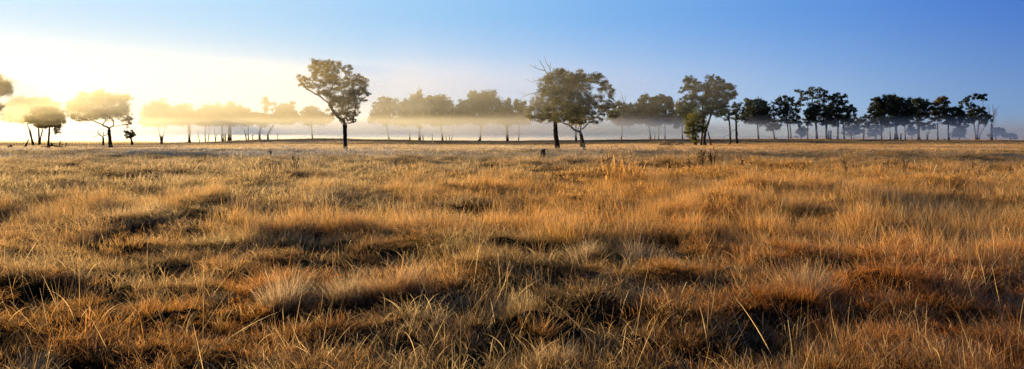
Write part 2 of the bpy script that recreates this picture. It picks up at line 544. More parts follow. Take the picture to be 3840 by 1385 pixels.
tallzone = zone([(3000, 760, 3.2, 2.6), (3500, 800, 3.5, 2.4), (2650, 800, 2.2, 2.0), (3300, 880, 2.4, 1.3), (1900, 860, 2.4, 1.2), (1500, 850, 2.0, 1.2),
                 (2250, 870, 1.5, 1.0), (1700, 740, 2.5, 1.6), (2500, 740, 2.5, 1.6), (1150, 880, 1.1, .9), (600, 790, 2.0, 1.0), (300, 800, 1.6, 1.2), (3700, 950, 1.2, .8)])
nz1 = lambda x, y: sstep(fbm(x / 1.5, y / 1.5, 71) * 3 - .95)
hgt1 = lambda x, y: .30 + 1.15 * fbm(x / .9, y / .9, 77) ** 1.3

gap = lambda x, y: .20 + .80 * sstep((mounds(x, y, *MD1) - .02) * 14)
scatter(2600, 3.0, 9, T, (.5, .95), mask=gap, hgt=hgt1, spread=.93)
scatter(3400, 9, 19, T, (.8, 1.3), mask=gap, hgt=hgt1, spread=.9)
scatter(1100, 3.2, 11, CL, (.6, 1.1), mask=nz1, hgt=hgt1, spread=.9)
scatter(1700, 9, 24, CL, (.9, 1.4), mask=nz1, hgt=hgt1, spread=.9)
scatter(1900, 3.2, 9, AR, (.6, 1.1), tintto=(.85, .66, .36), mask=lambda x, y: .25 + .75 * sstep(fbm(x / 1.3, y / 1.3, 83) * 3 - 1.0) * (1 - .5 * sstep(x / 3)), spread=.9)
scatter(1800, 9, 22, AR, (.9, 1.4), mask=lambda x, y: .35 + 0 * x, spread=.9, tintto=(.82, .62, .33))
scatter(300, 3.4, 9, ST, (.6, 1.1), mask=lambda x, y: .10 + .85 * sstep(fbm(x / 1.8, y / 1.8, 89) * 3 - 1.3), spread=.9, tintto=(.85, .66, .36))
scatter(1500, 8, 24, ST, (.7, 1.1), mask=lambda x, y: .12 + .88 * tallzone(x, y), spread=.9, tintto=(.84, .60, .28))
scatter(170, 4.3, 9, list(range(46, 50)), (.6, 1.0), spread=.88, tintto=(.92, .72, .38))
scatter(3600, 6.5, 22, TA, (.6, 1.0), mask=tallzone, spread=.9, tintmul=1.08, tintto=(.85, .46, .13))
scatter(4600, 16, 62, MI, (.8, 1.3), mask=lambda x, y: .35 + .65 * sstep((mounds(x, y, *MD2, .7) - .03) * 12 + sstep((y - 40) / 20)), hgt=lambda x, y: .22 + .95 * fbm(x / 2.6, y / 2.6, 91) ** 1.4, spread=.92)
scatter(2000, 18, 60, MT, (.6, 1.0), mask=lambda x, y: sstep(fbm(x / 5, y / 3.2, 97) * 3 - 1.3), spread=.92)
scatter(5600, 55, 150, FA, (.7, 1.3), hgt=lambda x, y: .25 + .9 * fbm(x / 7, y / 7, 99) ** 1.5, spread=.95)
scatter(4200, 150, 300, FA, (1.3, 2.2), hgt=lambda x, y: .25 + .9 * fbm(x / 5, y / 5, 99) ** 2, spread=.95, tintmul=.9)

def on_mounds(md, d0, d1, ids, rref, share=.8, gain=1.0):
    cell = md[0]
    n0, n1 = int(d1 / cell) + 2, int(d1 / cell) + 2
    ix, iy = np.meshgrid(np.arange(-n0, n0), np.arange(0, n1))
    ix, iy = ix.ravel().astype(float), iy.ravel().astype(float)
    cx, cy, r, h = mound_at(ix, iy, *md, share)
    k = (h > 0) & (cy > d0) & (cy < d1) & (np.abs(cx) < .84 * cy + 3.4) & ((hollow(cx, cy) < .04) | (R.random(len(cx)) < .3))
    cx, cy, r, h = cx[k], cy[k], r[k], h[k]
    m = len(cx)
    sc_ = r / rref
    PTS['pos'].append(np.stack([cx, cy, gz(cx, cy) - .22 * h], -1)); PTS['idx'].append(R.choice(ids, m))
    PTS['rot'].append(np.stack([R.normal(0, .12, m), R.normal(0, .12, m), R.random(m) * 6.283], -1))
    PTS['scl'].append(np.stack([sc_ * 1.1, sc_ * 1.1, sc_ * (.55 + 3.2 * h) * gain], -1))
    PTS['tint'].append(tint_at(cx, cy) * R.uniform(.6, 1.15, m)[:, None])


on_mounds(MD1, 3.0, 26, list(range(34, 41)), .34)
on_mounds(MD2, 13, 85, list(range(41, 46)), .9, .7)

pos = np.concatenate(PTS['pos']); npt = len(pos)
gm = bpy.data.meshes.new('grass')
gm.vertices.add(npt); gm.vertices.foreach_set('co', pos.astype(np.float32).ravel())
gm.attributes.new('idx', 'INT', 'POINT').data.foreach_set('value', np.concatenate(PTS['idx']).astype(np.int32))
gm.attributes.new('rot', 'FLOAT_VECTOR', 'POINT').data.foreach_set('vector', np.concatenate(PTS['rot']).astype(np.float32).ravel())
gm.attributes.new('scl', 'FLOAT_VECTOR', 'POINT').data.foreach_set('vector', np.concatenate(PTS['scl']).astype(np.float32).ravel())
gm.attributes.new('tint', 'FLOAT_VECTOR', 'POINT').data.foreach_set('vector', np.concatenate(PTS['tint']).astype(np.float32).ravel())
grass = bpy.data.objects.new('grass', gm)
COL.objects.link(grass)
tag(grass, 'dry frosted golden and rust grass covering the whole paddock', 'grass', kind='stuff')
ng = bpy.data.node_groups.new('grass_cover', 'GeometryNodeTree')
ng.interface.new_socket('Geometry', in_out='INPUT', socket_type='NodeSocketGeometry')
ng.interface.new_socket('Geometry', in_out='OUTPUT', socket_type='NodeSocketGeometry')
N, L = ng.nodes, ng.links
gi, go = N.new('NodeGroupInput'), N.new('NodeGroupOutput')
iop = N.new('GeometryNodeInstanceOnPoints'); ci = N.new('GeometryNodeCollectionInfo')
ci.inputs['Collection'].default_value = src; ci.inputs['Separate Children'].default_value = True; ci.inputs['Reset Children'].default_value = True


def nattr(name, typ):
    a = N.new('GeometryNodeInputNamedAttribute'); a.data_type = typ; a.inputs['Name'].default_value = name
    return a.outputs['Attribute']


L.new(gi.outputs[0], iop.inputs['Points']); L.new(ci.outputs[0], iop.inputs['Instance'])
iop.inputs['Pick Instance'].default_value = True
L.new(nattr('idx', 'INT'), iop.inputs['Instance Index'])
e2r = N.new('FunctionNodeEulerToRotation'); L.new(nattr('rot', 'FLOAT_VECTOR'), e2r.inputs[0]); L.new(e2r.outputs[0], iop.inputs['Rotation'])
L.new(nattr('scl', 'FLOAT_VECTOR'), iop.inputs['Scale'])
L.new(iop.outputs[0], go.inputs[0])
md = grass.modifiers.new('cover', 'NODES'); md.node_group = ng

# ------------------------------------------------------------------ big tussocks one can point at
TMAT = {'pale': mat_grass('pale_tussock', (.62, .44, .25)), 'rust': mat_grass('rust_tussock', (.62, .25, .06)), 'brown': mat_grass('brown_tussock', (.58, .34, .15)),
        'grey': mat_grass('grey_tussock', (.50, .39, .25))}


def tussock(px, py, wpx, hpx, mat, label, droop=1.0, n=1700):
    x, d = flat(px, py)
    z = float(gz(x, d)) - .02
    r = wpx / F * d * .5; h = hpx / F * d
    k = 9
    kx = R.uniform(-.62, .62, k) * r; ky = R.uniform(-.4, .4, k) * r; kh = R.uniform(.6, 1.15, k) * (1 - .35 * (np.abs(kx) / r) ** 2); kc = R.normal(0, .9, k)
    wch = R.integers(0, k, n)
    ox, oy = R.normal(0, .13 * r, n), R.normal(0, .13 * r, n)
    bx, by = kx[wch] + ox, ky[wch] + oy
    q = np.hypot(bx, by) / r
    th = np.arctan2(by, bx)
    L_ = h * kh[wch] * R.uniform(.5, 1.25, n)
    az = np.where(R.random(n) < .55, th + R.normal(0, .5, n), np.where(R.random(n) < .5, np.arctan2(oy, ox), kc[wch] + R.normal(0, .5, n)))
    le = q * .8 * R.uniform(.3, 1.2, n) + np.abs(R.normal(0, .2, n))
    cu = np.abs(R.normal(.5, .55, n)) * droop
    p1 = blades(n, bx, by, np.full(n, -.06), L_, np.full(n, .0036) * R.uniform(.6, 1.5, n) * max(d, 5) / 6.0, az, le, cu, 6)
    v, f, c = p1
    o = mesh_obj('grass_tussock', v, f, TMAT[mat], cols=c)
    o.location = (x, d, z)
    tag(o, label, 'tussock', 'large grass tussocks in the near paddock')


for a in [(1060, 1150, 260, 165, 'pale', 'peaked pale tussock with wispy top, left of the broad drooping tussock above the black hollow', 1.0),
          (1310, 1120, 270, 130, 'pale', 'broad drooping tussock combed to the left above the black hollow', 1.5),
          (1480, 1125, 230, 150, 'brown', 'bushy brown tussock adjoining the right of the broad drooping tussock', .9),
          (1730, 1270, 370, 150, 'brown', 'wide dense brown tussock near the bottom centre with spiky pale rim', .8),
          (2390, 960, 210, 110, 'pale', 'soft mauve tussock leaning right above a dark hollow right of centre', 1.1),
          (2190, 960, 160, 90, 'pale', 'smaller soft tussock left of the mauve leaning tussock', 1.0),
          (2990, 1110, 190, 160, 'brown', 'upright fan shaped tussock with orange foot, right of centre', .8),
          (3290, 1120, 250, 150, 'rust', 'dark red dome tussock between the fan shaped and the pale topped tussock', .9),
          (3530, 1120, 260, 190, 'rust', 'tall tussock with orange foot and pale fluffy top at right', .8),
          (3800, 1130, 200, 150, 'grey', 'grey brown tussock cut by the right edge of the picture', 1.1),
          (100, 1330, 260, 150, 'grey', 'frosty grey tussock of upright hairs in the bottom left corner', .8),
          (835, 1085, 110, 60, 'pale', 'small round pale tussock left of the peaked tussock', .8),
          (3560, 1375, 330, 110, 'grey', 'tangled frosty tussock at bottom right with crossing stalks', 1.2),
          (2080, 1365, 150, 110, 'pale', 'thin pale tussock on the bottom edge right of centre', .9),
          (2430, 1350, 250, 130, 'rust', 'bright orange tussock with upright gold stalks on the bottom edge', .5)]:
    tussock(*a)

# ------------------------------------------------------------------ trees
NEAR, LINE, EAST = 'lone gum trees standing out in the paddock', 'misty gum trees in the far tree line', 'dark gum trees in the clump at the right'


def parse(s):
    return [tuple(float(v) for v in q.split(',')) for q in s.split(';') if q.strip()]


def curve(a, b, up, n=5, wob=.06):
    """bent path from a to b that leaves a roughly along up"""
    d = np.linalg.norm(b - a)
    c = a + up * d * .45
    t = np.linspace(0, 1, n + 1)[1:, None]
    p = (1 - t) ** 2 * a + 2 * (1 - t) * t * c + t * t * b
    w = R.normal(0, wob * d / n ** .5, p.shape); w[-1] = 0
    return p + w


def leaves(centres, radii, counts, size):
    n = int(sum(counts))
    which = np.repeat(np.arange(len(centres)), counts)
    p = centres[which] + R.normal(0, 1, (n, 3)) * radii[which] * .5
    d = R.normal(0, 1, (n, 3)); d[:, 2] -= .7
    d /= np.linalg.norm(d, axis=1)[:, None]
    u = R.normal(0, 1, (n, 3)); u = np.cross(d, u); u /= np.linalg.norm(u, axis=1)[:, None] + 1e-9
    L_ = size * R.uniform(.6, 1.4, n)[:, None]
    W = L_ * .24
    V = np.stack([p, p + d * L_ * .45 + u * W, p + d * L_, p + d * L_ * .45 - u * W], 1).reshape(-1, 3)
    Fc = np.arange(4 * n).reshape(n, 4)
    sh = np.clip(R.random(len(centres))[which] * .6 + R.random(n) * .4, 0, 1)
    C = np.repeat(sh[:, None, None], 4, 1).repeat(3, 2).reshape(-1, 3)
    return V, Fc, C


def tree(label, d, trunks, lobes, limbs='', leaf=LEAF, bark=BARK_DARK, dens=1.0, group=None, name='gum_tree', dead='', branch_bark=None, lsize=1.0, cat='tree', depth=1.0, fat=None):
    """trunks: list of 'x,y,width;...' from the foot up in photo pixels; lobes: 'x,y,rx,ry;...'"""
    tr = [parse(t) for t in (trunks if isinstance(trunks, (list, tuple)) else [trunks])]
    lo = parse(lobes)
    bx, by = tr[0][0][:2]
    if d is None:
        d = locate(bx, by)
    s = d / F
    foot = P(bx, by, d); foot[2] = float(gz(foot[0], d, True))
    if group == NEAR and lsize == 1.0:
        lsize = .48
    elif group == EAST and lsize == 1.0:
        lsize = .68
    fat = fat or (1.16 if group == LINE else 1.1)
    lo = [(x, y, rx * fat, ry * fat) for x, y, rx, ry in lo]
    if group == LINE:
        lx = [l[0] for l in lo]
        lo += [(R.uniform(min(lx), max(lx)), R.uniform(438, 458), R.uniform(20, 36), R.uniform(11, 18)) for _ in range(8)]
    root = thing(name, label, cat, foot, group)
    tb, bb = Tubes(9), Tubes(5)
    npos, npar, nup = [], [], []
    rad0 = {}
    for k, t in enumerate(tr):
        dy = 0 if k == 0 else R.uniform(-.8, .8)
        pts = np.array([P(x, y, d + dy) for x, y, w in t])
        wid = np.array([w * s * .5 for x, y, w in t])
        pts[0][2] = float(gz(pts[0][0], d + dy)) - .15
        # smooth resample
        u = np.linspace(0, len(pts) - 1, 4 * (len(pts) - 1) + 1)
        pp = np.stack([np.interp(u, np.arange(len(pts)), pts[:, a]) for a in range(3)], -1)
        pp[1:-1] = (pp[:-2] + 2 * pp[1:-1] + pp[2:]) / 4
        ww = np.interp(u, np.arange(len(pts)), wid)
        ww = ww * (1 + .35 * np.exp(-np.arange(len(ww)) / 1.0))
        pp += R.normal(0, .04, pp.shape) * wid.max()
        tb.add(pp, ww, .06)
        n0 = len(npos)
        for i, p in enumerate(pp[len(pp) // 2:]):
            npos.append(p); npar.append(-1 if i == 0 else len(npos) - 2)
            q = pp[-1] - pp[-3]; nup.append(q / (np.linalg.norm(q) + 1e-9))
            rad0[len(npos) - 1] = ww[len(pp) // 2 + i]
    ntrunk = len(npos)
    roots = sorted(rad0)
    fork = npos[-1]

    def attach(target, n, wob=.06, only=None):
        A = np.array(npos)
        dist = np.linalg.norm(A - target, axis=1)
        # reach out of nodes that lie below and towards the fork
        pen = dist + .45 * np.linalg.norm(A - fork, axis=1) * 0 + np.maximum(A[:, 2] - target[2] + .15 * dist, 0) * 1.6
        pen[:ntrunk] += np.linspace(1, 0, ntrunk) * dist[:ntrunk] * .5
        b = int(np.argmin(pen))
        path = curve(npos[b], target, nup[b], n, wob)
        par = b
        for p in path:
            npos.append(p); npar.append(par)
            q = p - npos[par]
            q = q / (np.linalg.norm(q) + 1e-9)
            q = q * .7 + np.array([0, 0, .3]); nup.append(q / np.linalg.norm(q))
            par = len(npos) - 1
        return par

    load = {}
    for lm in [parse(q) for q in limbs.split('|') if q.strip()]:
        dy = R.uniform(-.3, .3)
        for i, pt in enumerate(lm):
            last = attach(P(pt[0], pt[1], d + dy * (i + 1)), 3, .03)
        load[last] = load.get(last, 0) + .9
    crown = None
    if lo:
        cx = np.array([l[0] for l in lo]); cw = max(np.ptp(cx) * .5, 10)
        cc = .5 * (cx.max() + cx.min())
        order = sorted(range(len(lo)), key=lambda q: np.linalg.norm(P(lo[q][0], lo[q][1], d) - fork))
        cen, cr_, cn = [], [], []
        for q in order:
            x, y, rx, ry = lo[q]
            hw = cw * math.sqrt(max(0.08, 1 - ((x - cc) / (cw * 1.15)) ** 2))
            dd = d + R.uniform(-1, 1) * hw * s * .8 * depth
            c = P(x, y, dd); rx_, ry_ = rx * dd / F, ry * dd / F
            rz_ = .5 * (rx_ + ry_) * 1.1
            e = attach(c + np.array([0, 0, -ry_ * .3]), 5)
            load[e] = load.get(e, 0) + rx * ry / 100
            k = int(np.clip(rx * ry / 17, 8, 60))
            dirs = R.normal(0, 1, (k, 3)); dirs /= np.linalg.norm(dirs, axis=1)[:, None]
            rr_ = R.uniform(.2, 1.08, k) ** .65
            sub = c + dirs * rr_[:, None] * np.array([rx_, rz_, ry_])
            subr = np.sqrt(rx_ * ry_) * R.uniform(.20, .46, k)
            area = math.pi * rx * ry
            cnt = np.maximum(4, (area * .34 * dens / lsize ** 2 / k * R.uniform(.6, 1.4, k))).astype(int)
            cen.append(sub); cr_.append(np.stack([subr, subr, subr * .75], -1)); cn.append(cnt)
            for w in range(min(7, k)):
                f = attach(sub[w], 3, .05); load[f] = load.get(f, 0) + .25
        V_, F_, C_ = leaves(np.concatenate(cen), np.concatenate(cr_), np.concatenate(cn), .0026 * d * lsize)
        mesh_obj('crown', V_ - foot, F_, leaf, root, cols=C_)
    dbs = []
    for part_ in [q for q in dead.split('||') if q.strip()]:
      db = Tubes(4); dbs.append(db)
      for lm in [parse(q) for q in part_.split('|') if q.strip()]:
        pts = np.array([P(x, y, d + .25 * i) for i, (x, y, w) in enumerate(lm)])
        u = np.linspace(0, len(pts) - 1, 3 * (len(pts) - 1) + 1)
        pp = np.stack([np.interp(u, np.arange(len(pts)), pts[:, a]) for a in range(3)], -1)
        pp[1:-1] += R.normal(0, .9 * s, pp[1:-1].shape)
        db.add(pp, np.interp(u, np.arange(len(pts)), [w * s * .5 for x, y, w in lm]))
    # pipe model: radii from the load each node carries
    tot = np.zeros(len(npos))
    for k, v in load.items():
        tot[k] += v
    for k in range(len(npos) - 1, -1, -1):
        if npar[k] >= 0:
            tot[npar[k]] += tot[k]
    rtr = max(rad0.values())
    T_ = max(tot[:ntrunk].max(), 1e-6)
    rmin = .55 * s
    rk = lambda k: max(rmin * .6, min(rtr * .72 * (tot[k] / T_) ** .5, rtr * .8))
    kids = {}
    for k in range(ntrunk, len(npos)):
        kids.setdefault(npar[k], []).append(k)
    done = set()
    for k in range(ntrunk, len(npos)):
        if k in done:
            continue
        chain = [npar[k], k]; done.add(k)
        while True:
            nx = [q for q in kids.get(chain[-1], []) if q not in done]
            if not nx:
                break
            q = max(nx, key=lambda z: tot[z]); chain.append(q); done.add(q)
        rads = [rk(q) for q in chain]
        rads[0] = rads[1] * 1.05 if chain[0] >= ntrunk else min(rads[1] * 1.2, rad0[chain[0]])
        bb.add([npos[q] for q in chain], rads, .03, cap=False)
    tb.build('trunk', bark, root, foot)
    bb.build('branches', branch_bark or bark, root, foot)
    for db in dbs:
        db.build('dead_branch', DEADWOOD, root, foot)
    return root



# --- left, against the glare
tree('tall pale tree cut by the left edge of the picture, only its crown tip showing', 90, '-75,556,18;-72,480,15;-62,420,12', '-10,322,52,36;-55,330,50,40;-20,345,60,18;-90,360,50,40;-14,410,26,26;-60,400,40,30;-12,445,14,9;-40,290,40,30;10,312,22,16;26,330,20,16;34,345,14,10', leaf=LEAF_GOLD, group=NEAR, fat=1.0, dens=.9)
tree('leaning trunk tree faded in the glare between the snag and the forked tree at left', 165, '126,552,8;118,518,6.5;112,492,6', '45,405,30,25;75,385,40,20;110,380,40,18;60,430,45,22;30,445,25,15;100,415,40,25;130,400,30,22;90,450,30,14', limbs='101,470|118,465', leaf=LEAF_OLIVE, group=NEAR, dens=.8)
tree('forked tree with two pale stems just left of the small dark umbrella tree', 165, ['147,551,7;147,525,6.5;145,495,5;144,470,4', '148,528,4;155,505,4;161,485,3'], '150,378,40,14;190,390,32,18;120,395,35,20;205,410,20,18;160,410,45,20', leaf=LEAF_OLIVE, group=NEAR, dens=.8)
tree('small dark umbrella shaped tree with dense flat crown at left', None, '182,559,10;182,540,8;183,515,6.5;185,490,5.5;185,475,5', '150,428,36,24;195,425,40,24;170,415,44,16;125,445,26,16;222,448,24,20;175,450,60,20;150,472,24,8;200,468,36,10;160,470,30,10;212,485,12,12;214,498,9,7', limbs='172,512;163,503', leaf=LEAF_OLIVE, dens=1.2, group=NEAR)
tree('wide spreading tree with long bare low limbs, second dark trunk from the left', None, '416,557,15;413,530,12;410,505,11;409,487,11', '375,349,24,14;335,368,45,22;385,372,40,22;440,370,45,20;300,395,36,24;262,402,22,18;282,420,30,20;345,402,50,28;400,405,40,25;450,400,32,30;468,430,18,34;300,440,30,16;340,437,30,14;425,432,34,20;484,455,12,22;375,430,40,18;480,365,15,14', limbs='388,472;360,458;330,452;300,456|345,468;336,488;326,496|440,474;462,468;486,474;502,488|395,455|425,455', leaf=LEAF_OLIVE, group=NEAR, dens=.85)
tree('pollard like bare forked tree half lost in glare behind the wide spreading tree', 150, '387,548,8;387,530,7;387,518,7', '', limbs='376,508;366,498|398,508;404,500|388,506;390,494|380,500;372,488|362,512;345,514', bark=BARK_MID, group=NEAR, name='bare_tree')
tree('stub tree with one leafy tuft leaning left, right of the wide spreading tree', 150, '497,548,8;494,530,7;489,514,6', '476,501,11,10;488,496,12,9;498,504,8,10;482,511,11,9;492,510,9,8', leaf=LEAF, dens=1.6, group=NEAR)
tree('forked grey trunk tree whose crown melts into the left end of the mist', 226, ['606,543,11;606,525,8;605,510,7', '606,520,4;598,500,3.5;594,485,3', '606,518,4;614,500,3.5;618,485,3'], '600,388,25,14;575,405,32,22;620,415,30,25;560,440,32,28;605,445,45,22;640,440,20,20;540,455,18,16;585,425,30,20', group=LINE, leaf=LEAF_OLIVE)
tree('single stout trunk tree with flared foot standing left of the paired slim trunks in mist', 232, '711,540,12;710,522,8;710,505,9;710,495,14', '695,402,30,14;672,420,26,18;715,420,32,20;700,445,45,22;735,440,18,18;660,448,20,16', group=LINE, leaf=LEAF_OLIVE)
B = 240
tree('slim paired trunks faded in bright mist under a low crown', B, ['750,536,3;745,515,3;741,490,3', '770,536,4;769,510,4;770,470,3', '779,536,3;783,510,3;786,470,2.5'], '775,405,22,12;790,418,26,18;762,425,26,18;745,445,22,16;790,440,32,20', group=LINE, leaf=LEAF_OLIVE)
tree('thin forked trunk tree in mist with tall narrow crown top', B, ['809,535,3;807,515,3;803,480,3', '808,520,2;812,505,2'], '822,400,14,12;825,420,26,18;815,445,32,20', group=LINE, leaf=LEAF_OLIVE)
tree('tree with three close trunks at the pale crown gap in mist', B, ['833,534,6;832,505,6;834,460,5', '839,534,4;840,500,4', '845,534,4;846,500,4'], '868,392,16,10;865,408,28,18;845,425,30,20;850,448,36,20', group=LINE, leaf=LEAF_OLIVE)
tree('tree with one very broad dark trunk half sunk in the mist bank', B, '861,533,15;861,510,14;862,470,12', '885,412,26,16;895,430,30,22;880,450,36,18;905,405,10,10', group=LINE, leaf=LEAF_OLIVE)
tree('v shaped trunk pair at the top of the rise beyond the broad dark trunk', B, ['924,529,4;921,505,4;913,485,3', '931,529,4;931,500,4;932,460,3'], '925,425,22,18;945,440,30,22;920,450,32,18', group=LINE, leaf=LEAF_OLIVE)
tree('tall slender tree with a round tuft on top rising above the pale line', B, ['974,526,8;973,500,7;985,450,5;997,400,4', '947,527,3;948,505,3'], '998,374,14,11;1004,390,16,9;990,384,11,8;1030,391,11,5;996,410,12,12;975,430,20,14;990,445,28,16;1020,410,6,5', group=LINE, leaf=LEAF_OLIVE)
tree('dense round tree standing right of the slender tufted tree', B, ['1005,525,7;1004,505,6;1030,460,5', '1042,523,2.5;1041,500,2.5'], '1068,402,24,16;1092,395,12,14;1055,415,28,18;1085,418,26,18;1045,438,32,18;1085,440,34,18;1105,430,12,16', group=LINE, leaf=LEAF_OLIVE, dens=1.3)
tree('round topped tree half hidden behind the left limbs of the big lone tree', B, '1172,523,5;1170,495,5;1166,450,4', '1165,408,24,14;1180,425,34,16;1150,430,26,18;1165,447,46,12;1205,440,22,14;1228,414,8,7;1240,440,16,14;1138,442,14,12', group=LINE, leaf=LEAF_OLIVE, dens=1.3)
# --- the lone tree
tree('tall lone tree with vase shaped crown and straight dark trunk, left of centre', None, '1296,566,19;1295,545,15;1294,515,14.5;1293,485,15;1293,468,18',
     '1190,236,24,16;1176,256,20,18;1225,238,26,16;1263,240,20,16;1205,262,30,22;1245,265,32,20;1302,262,17,19;1284,262,12,10;1340,292,24,16;1362,318,20,22;1325,312,26,18;1372,300,10,10;'
     '1131,292,17,16;1152,306,18,14;1130,315,16,10;1160,325,22,10;1185,285,20,18;1200,315,28,18;1225,295,28,20;1255,300,28,24;1280,330,30,22;1300,300,16,16;1320,345,30,20;1355,345,24,18;1381,352,14,10;'
     '1205,345,22,12;1235,345,28,20;1260,372,34,18;1300,372,34,20;1340,372,24,18;1365,375,12,10;1250,395,24,12;1290,400,34,18;1330,398,22,14;1270,425,24,14;1305,430,28,18;1335,425,14,14;1290,450,22,10;1318,448,14,8',
     limbs='1268,440;1240,400;1215,375;1180,352;1150,335|1285,430;1262,370;1240,310|1300,425;1305,370;1320,320|1310,463;1326,460;1342,454|1278,445;1255,405;1225,365', leaf=LEAF_GOLD, fat=1.06, dens=.95, group=NEAR, bark=BARK_DARK, branch_bark=BARK_MID)
# --- centre tree line
B = 250
tree('small rounded tree with gappy lower crown just right of the big lone tree', B, ['1460,529,4;1455,500,4;1445,460,4'], '1440,374,22,10;1468,380,20,14;1420,392,22,14;1450,395,30,15;1478,402,16,16;1430,415,34,14;1470,420,24,14;1407,428,18,8;1440,436,26,9;1425,447,20,8;1402,445,10,8', group=LINE, dens=1.2)
tree('broad tree with a dead spire sticking out of its left shoulder', B, ['1574,533,10;1573,505,8;1573,450,6', '1537,533,5;1536,500,4', '1587,532,4;1585,505,3'], '1572,350,9,12;1572,368,18,12;1548,375,26,16;1520,385,14,14;1505,402,14,18;1540,402,36,22;1580,398,36,24;1525,430,34,20;1570,435,46,22;1508,385,8,8', dead='1573,350,2;1573,335,1.5;1572,322,1|1574,350,1.5;1580,335,1|1572,345,1.3;1563,332,.8||1596,372,1.2;1592,358,.8', group=LINE, dens=1.5)
tree('rounded tree with even dense dome right of the spired tree', B, ['1660,530,7;1658,505,6;1650,450,5', '1621,531,3;1621,500,3'], '1610,368,14,10;1632,372,24,14;1656,370,22,14;1682,390,16,16;1625,398,34,22;1665,402,34,24;1700,425,20,18;1640,432,44,22;1690,445,26,14', dead='1615,368,1.3;1612,352,.8||1662,362,1.2;1668,350,.8', group=LINE, dens=1.5)
tree('low spindly trees of thin stems under the right end of the rounded dome', B + 10, ['1688,529,2.5;1683,505,2.5', '1694,529,2.5;1696,500,2', '1674,529,2;1672,505,2'], '1705,410,8,12;1708,440,18,16;1722,450,14,12', group=LINE)
tree('big dome tree with small knob at its upper left, middle of the tree line', B, '1800,532,7;1802,500,7;1808,450,6', '1778,346,16,8;1790,355,22,12;1832,352,28,14;1808,368,34,16;1766,368,14,14;1850,376,28,20;1735,388,16,14;1722,400,12,10;1745,405,22,18;1790,395,40,24;1835,402,44,26;1875,408,20,22;1735,430,24,18;1800,432,54,22;1865,438,32,20;1740,448,22,12', group=LINE, dens=1.6)
tree('upright tree with a stout dark trunk foot between dome tree and twin crown', 225, '1903,537,12;1903,520,10;1902,480,9;1902,430,6', '1905,376,11,12;1903,398,18,18;1895,425,22,22;1915,430,18,22;1900,448,26,14', group=LINE, dens=1.5)
tree('narrow crowned tree filling the gap left of the dead limbed tree', B, '1945,531,4;1946,500,4;1948,450,4', '1932,384,12,10;1958,385,14,12;1945,402,22,16;1940,428,26,20;1970,420,20,22;1960,448,26,14', group=LINE, dens=1.4)
tree('leafy tree with grey dead limbs reaching left and a thick upright dark trunk', None, '2091,560,22;2088,535,18;2084,505,17;2083,470,16;2082,430,12', '2030,362,26,14;2012,385,22,18;2048,385,26,20;1992,410,20,16;2025,412,30,20;2065,405,30,24;1995,436,24,16;2030,440,30,18;2068,438,28,18;2090,380,20,20',
     dead='2075,330,5;2060,290,4;2045,265,3;2025,262,2.2;2005,255,1.8;1985,243,1.4|2048,270,2.2;2035,245,1.8;2020,225,1|2045,268,2;2030,240,1.6;2027,228,1|2066,275,2.5;2060,255,2;2048,235,1.6;2042,212,1|2064,265,1.8;2065,245,1.4;2067,232,1|2060,250,1.4;2055,240,1|2012,258,1.2;2005,243,.9||2050,340,4;2025,345,3.2;1995,352,2.6;1972,357,2;1955,370,1.2|1975,357,1.4;1958,350,1;1945,338,.8||2035,300,2.5;2015,302,2;1992,308,1.6;1972,296,1|2002,306,1.2;1998,290,.8', branch_bark=BARK_MID, bark=BARK_DARK, leaf=LEAF_WARM, group=NEAR, dens=.9, fat=1.15)
tree('large spreading tree with gold lit limbs forking low from a leaning trunk, centre right', None, '2194,572,13;2190,555,13;2184,530,13;2180,510,13;2179,502,13',
     '2105,268,16,12;2088,278,26,18;2060,290,22,16;2125,282,22,16;2135,305,32,20;2178,270,18,10;2165,285,32,14;2200,292,24,16;2172,305,34,18;2240,288,26,14;2225,300,28,16;2268,312,24,14;2280,332,20,16;2292,352,16,18;2255,335,18,12;'
     '2050,315,30,22;2090,320,36,24;2040,338,22,14;2120,340,34,22;2165,335,36,22;2200,330,24,16;2070,355,34,20;2110,370,38,20;2155,372,34,22;2196,368,30,22;2240,372,24,18;2285,382,18,14;2215,395,30,18;2255,400,24,16;2130,400,36,18;2080,385,30,16;2175,412,30,16;2300,395,12,10;2060,410,26,16;2100,425,30,14;2220,425,26,14;2050,435,26,10;2260,425,20,12;2110,440,30,14;2140,445,28,14;2150,415,30,18;2080,450,24,10;2170,450,24,14;2230,448,28,12;2120,400,36,18;2270,405,24,16;2300,430,20,14;2140,300,30,18;2150,322,34,18;2128,350,36,20;2110,300,24,16;2090,340,30,20;2180,400,36,18;2150,455,20,9',
     limbs='2158,490;2140,474;2120,466;2098,460;2082,458|2140,474;2118,455;2105,445|2172,478;2170,440;2176,400;2165,360|2190,480;2205,462;2215,450;2228,440|2215,450;2240,460;2258,458|2180,470;2190,430;2210,380|2098,460;2070,460;2045,466;2035,474', leaf=LEAF_WARM, dens=.85, group=NEAR, fat=1.15, branch_bark=BARK_PALE, bark=BARK_MID)
tree('small slim trunk close behind the leaning trunk of the large spreading tree', 120, '2180,551,8;2178,535,6;2176,515,5;2178,480,4', '2170,440,20,16;2195,432,22,16;2180,455,20,10', group=NEAR, dens=1.2)
tree('short dark stubby tree foot in the mist behind the large spreading tree', 210, '2161,538,11;2160,522,8;2160,500,7;2160,440,6', '2145,412,24,18;2175,418,24,18;2150,440,28,14', group=LINE, dens=1.3)
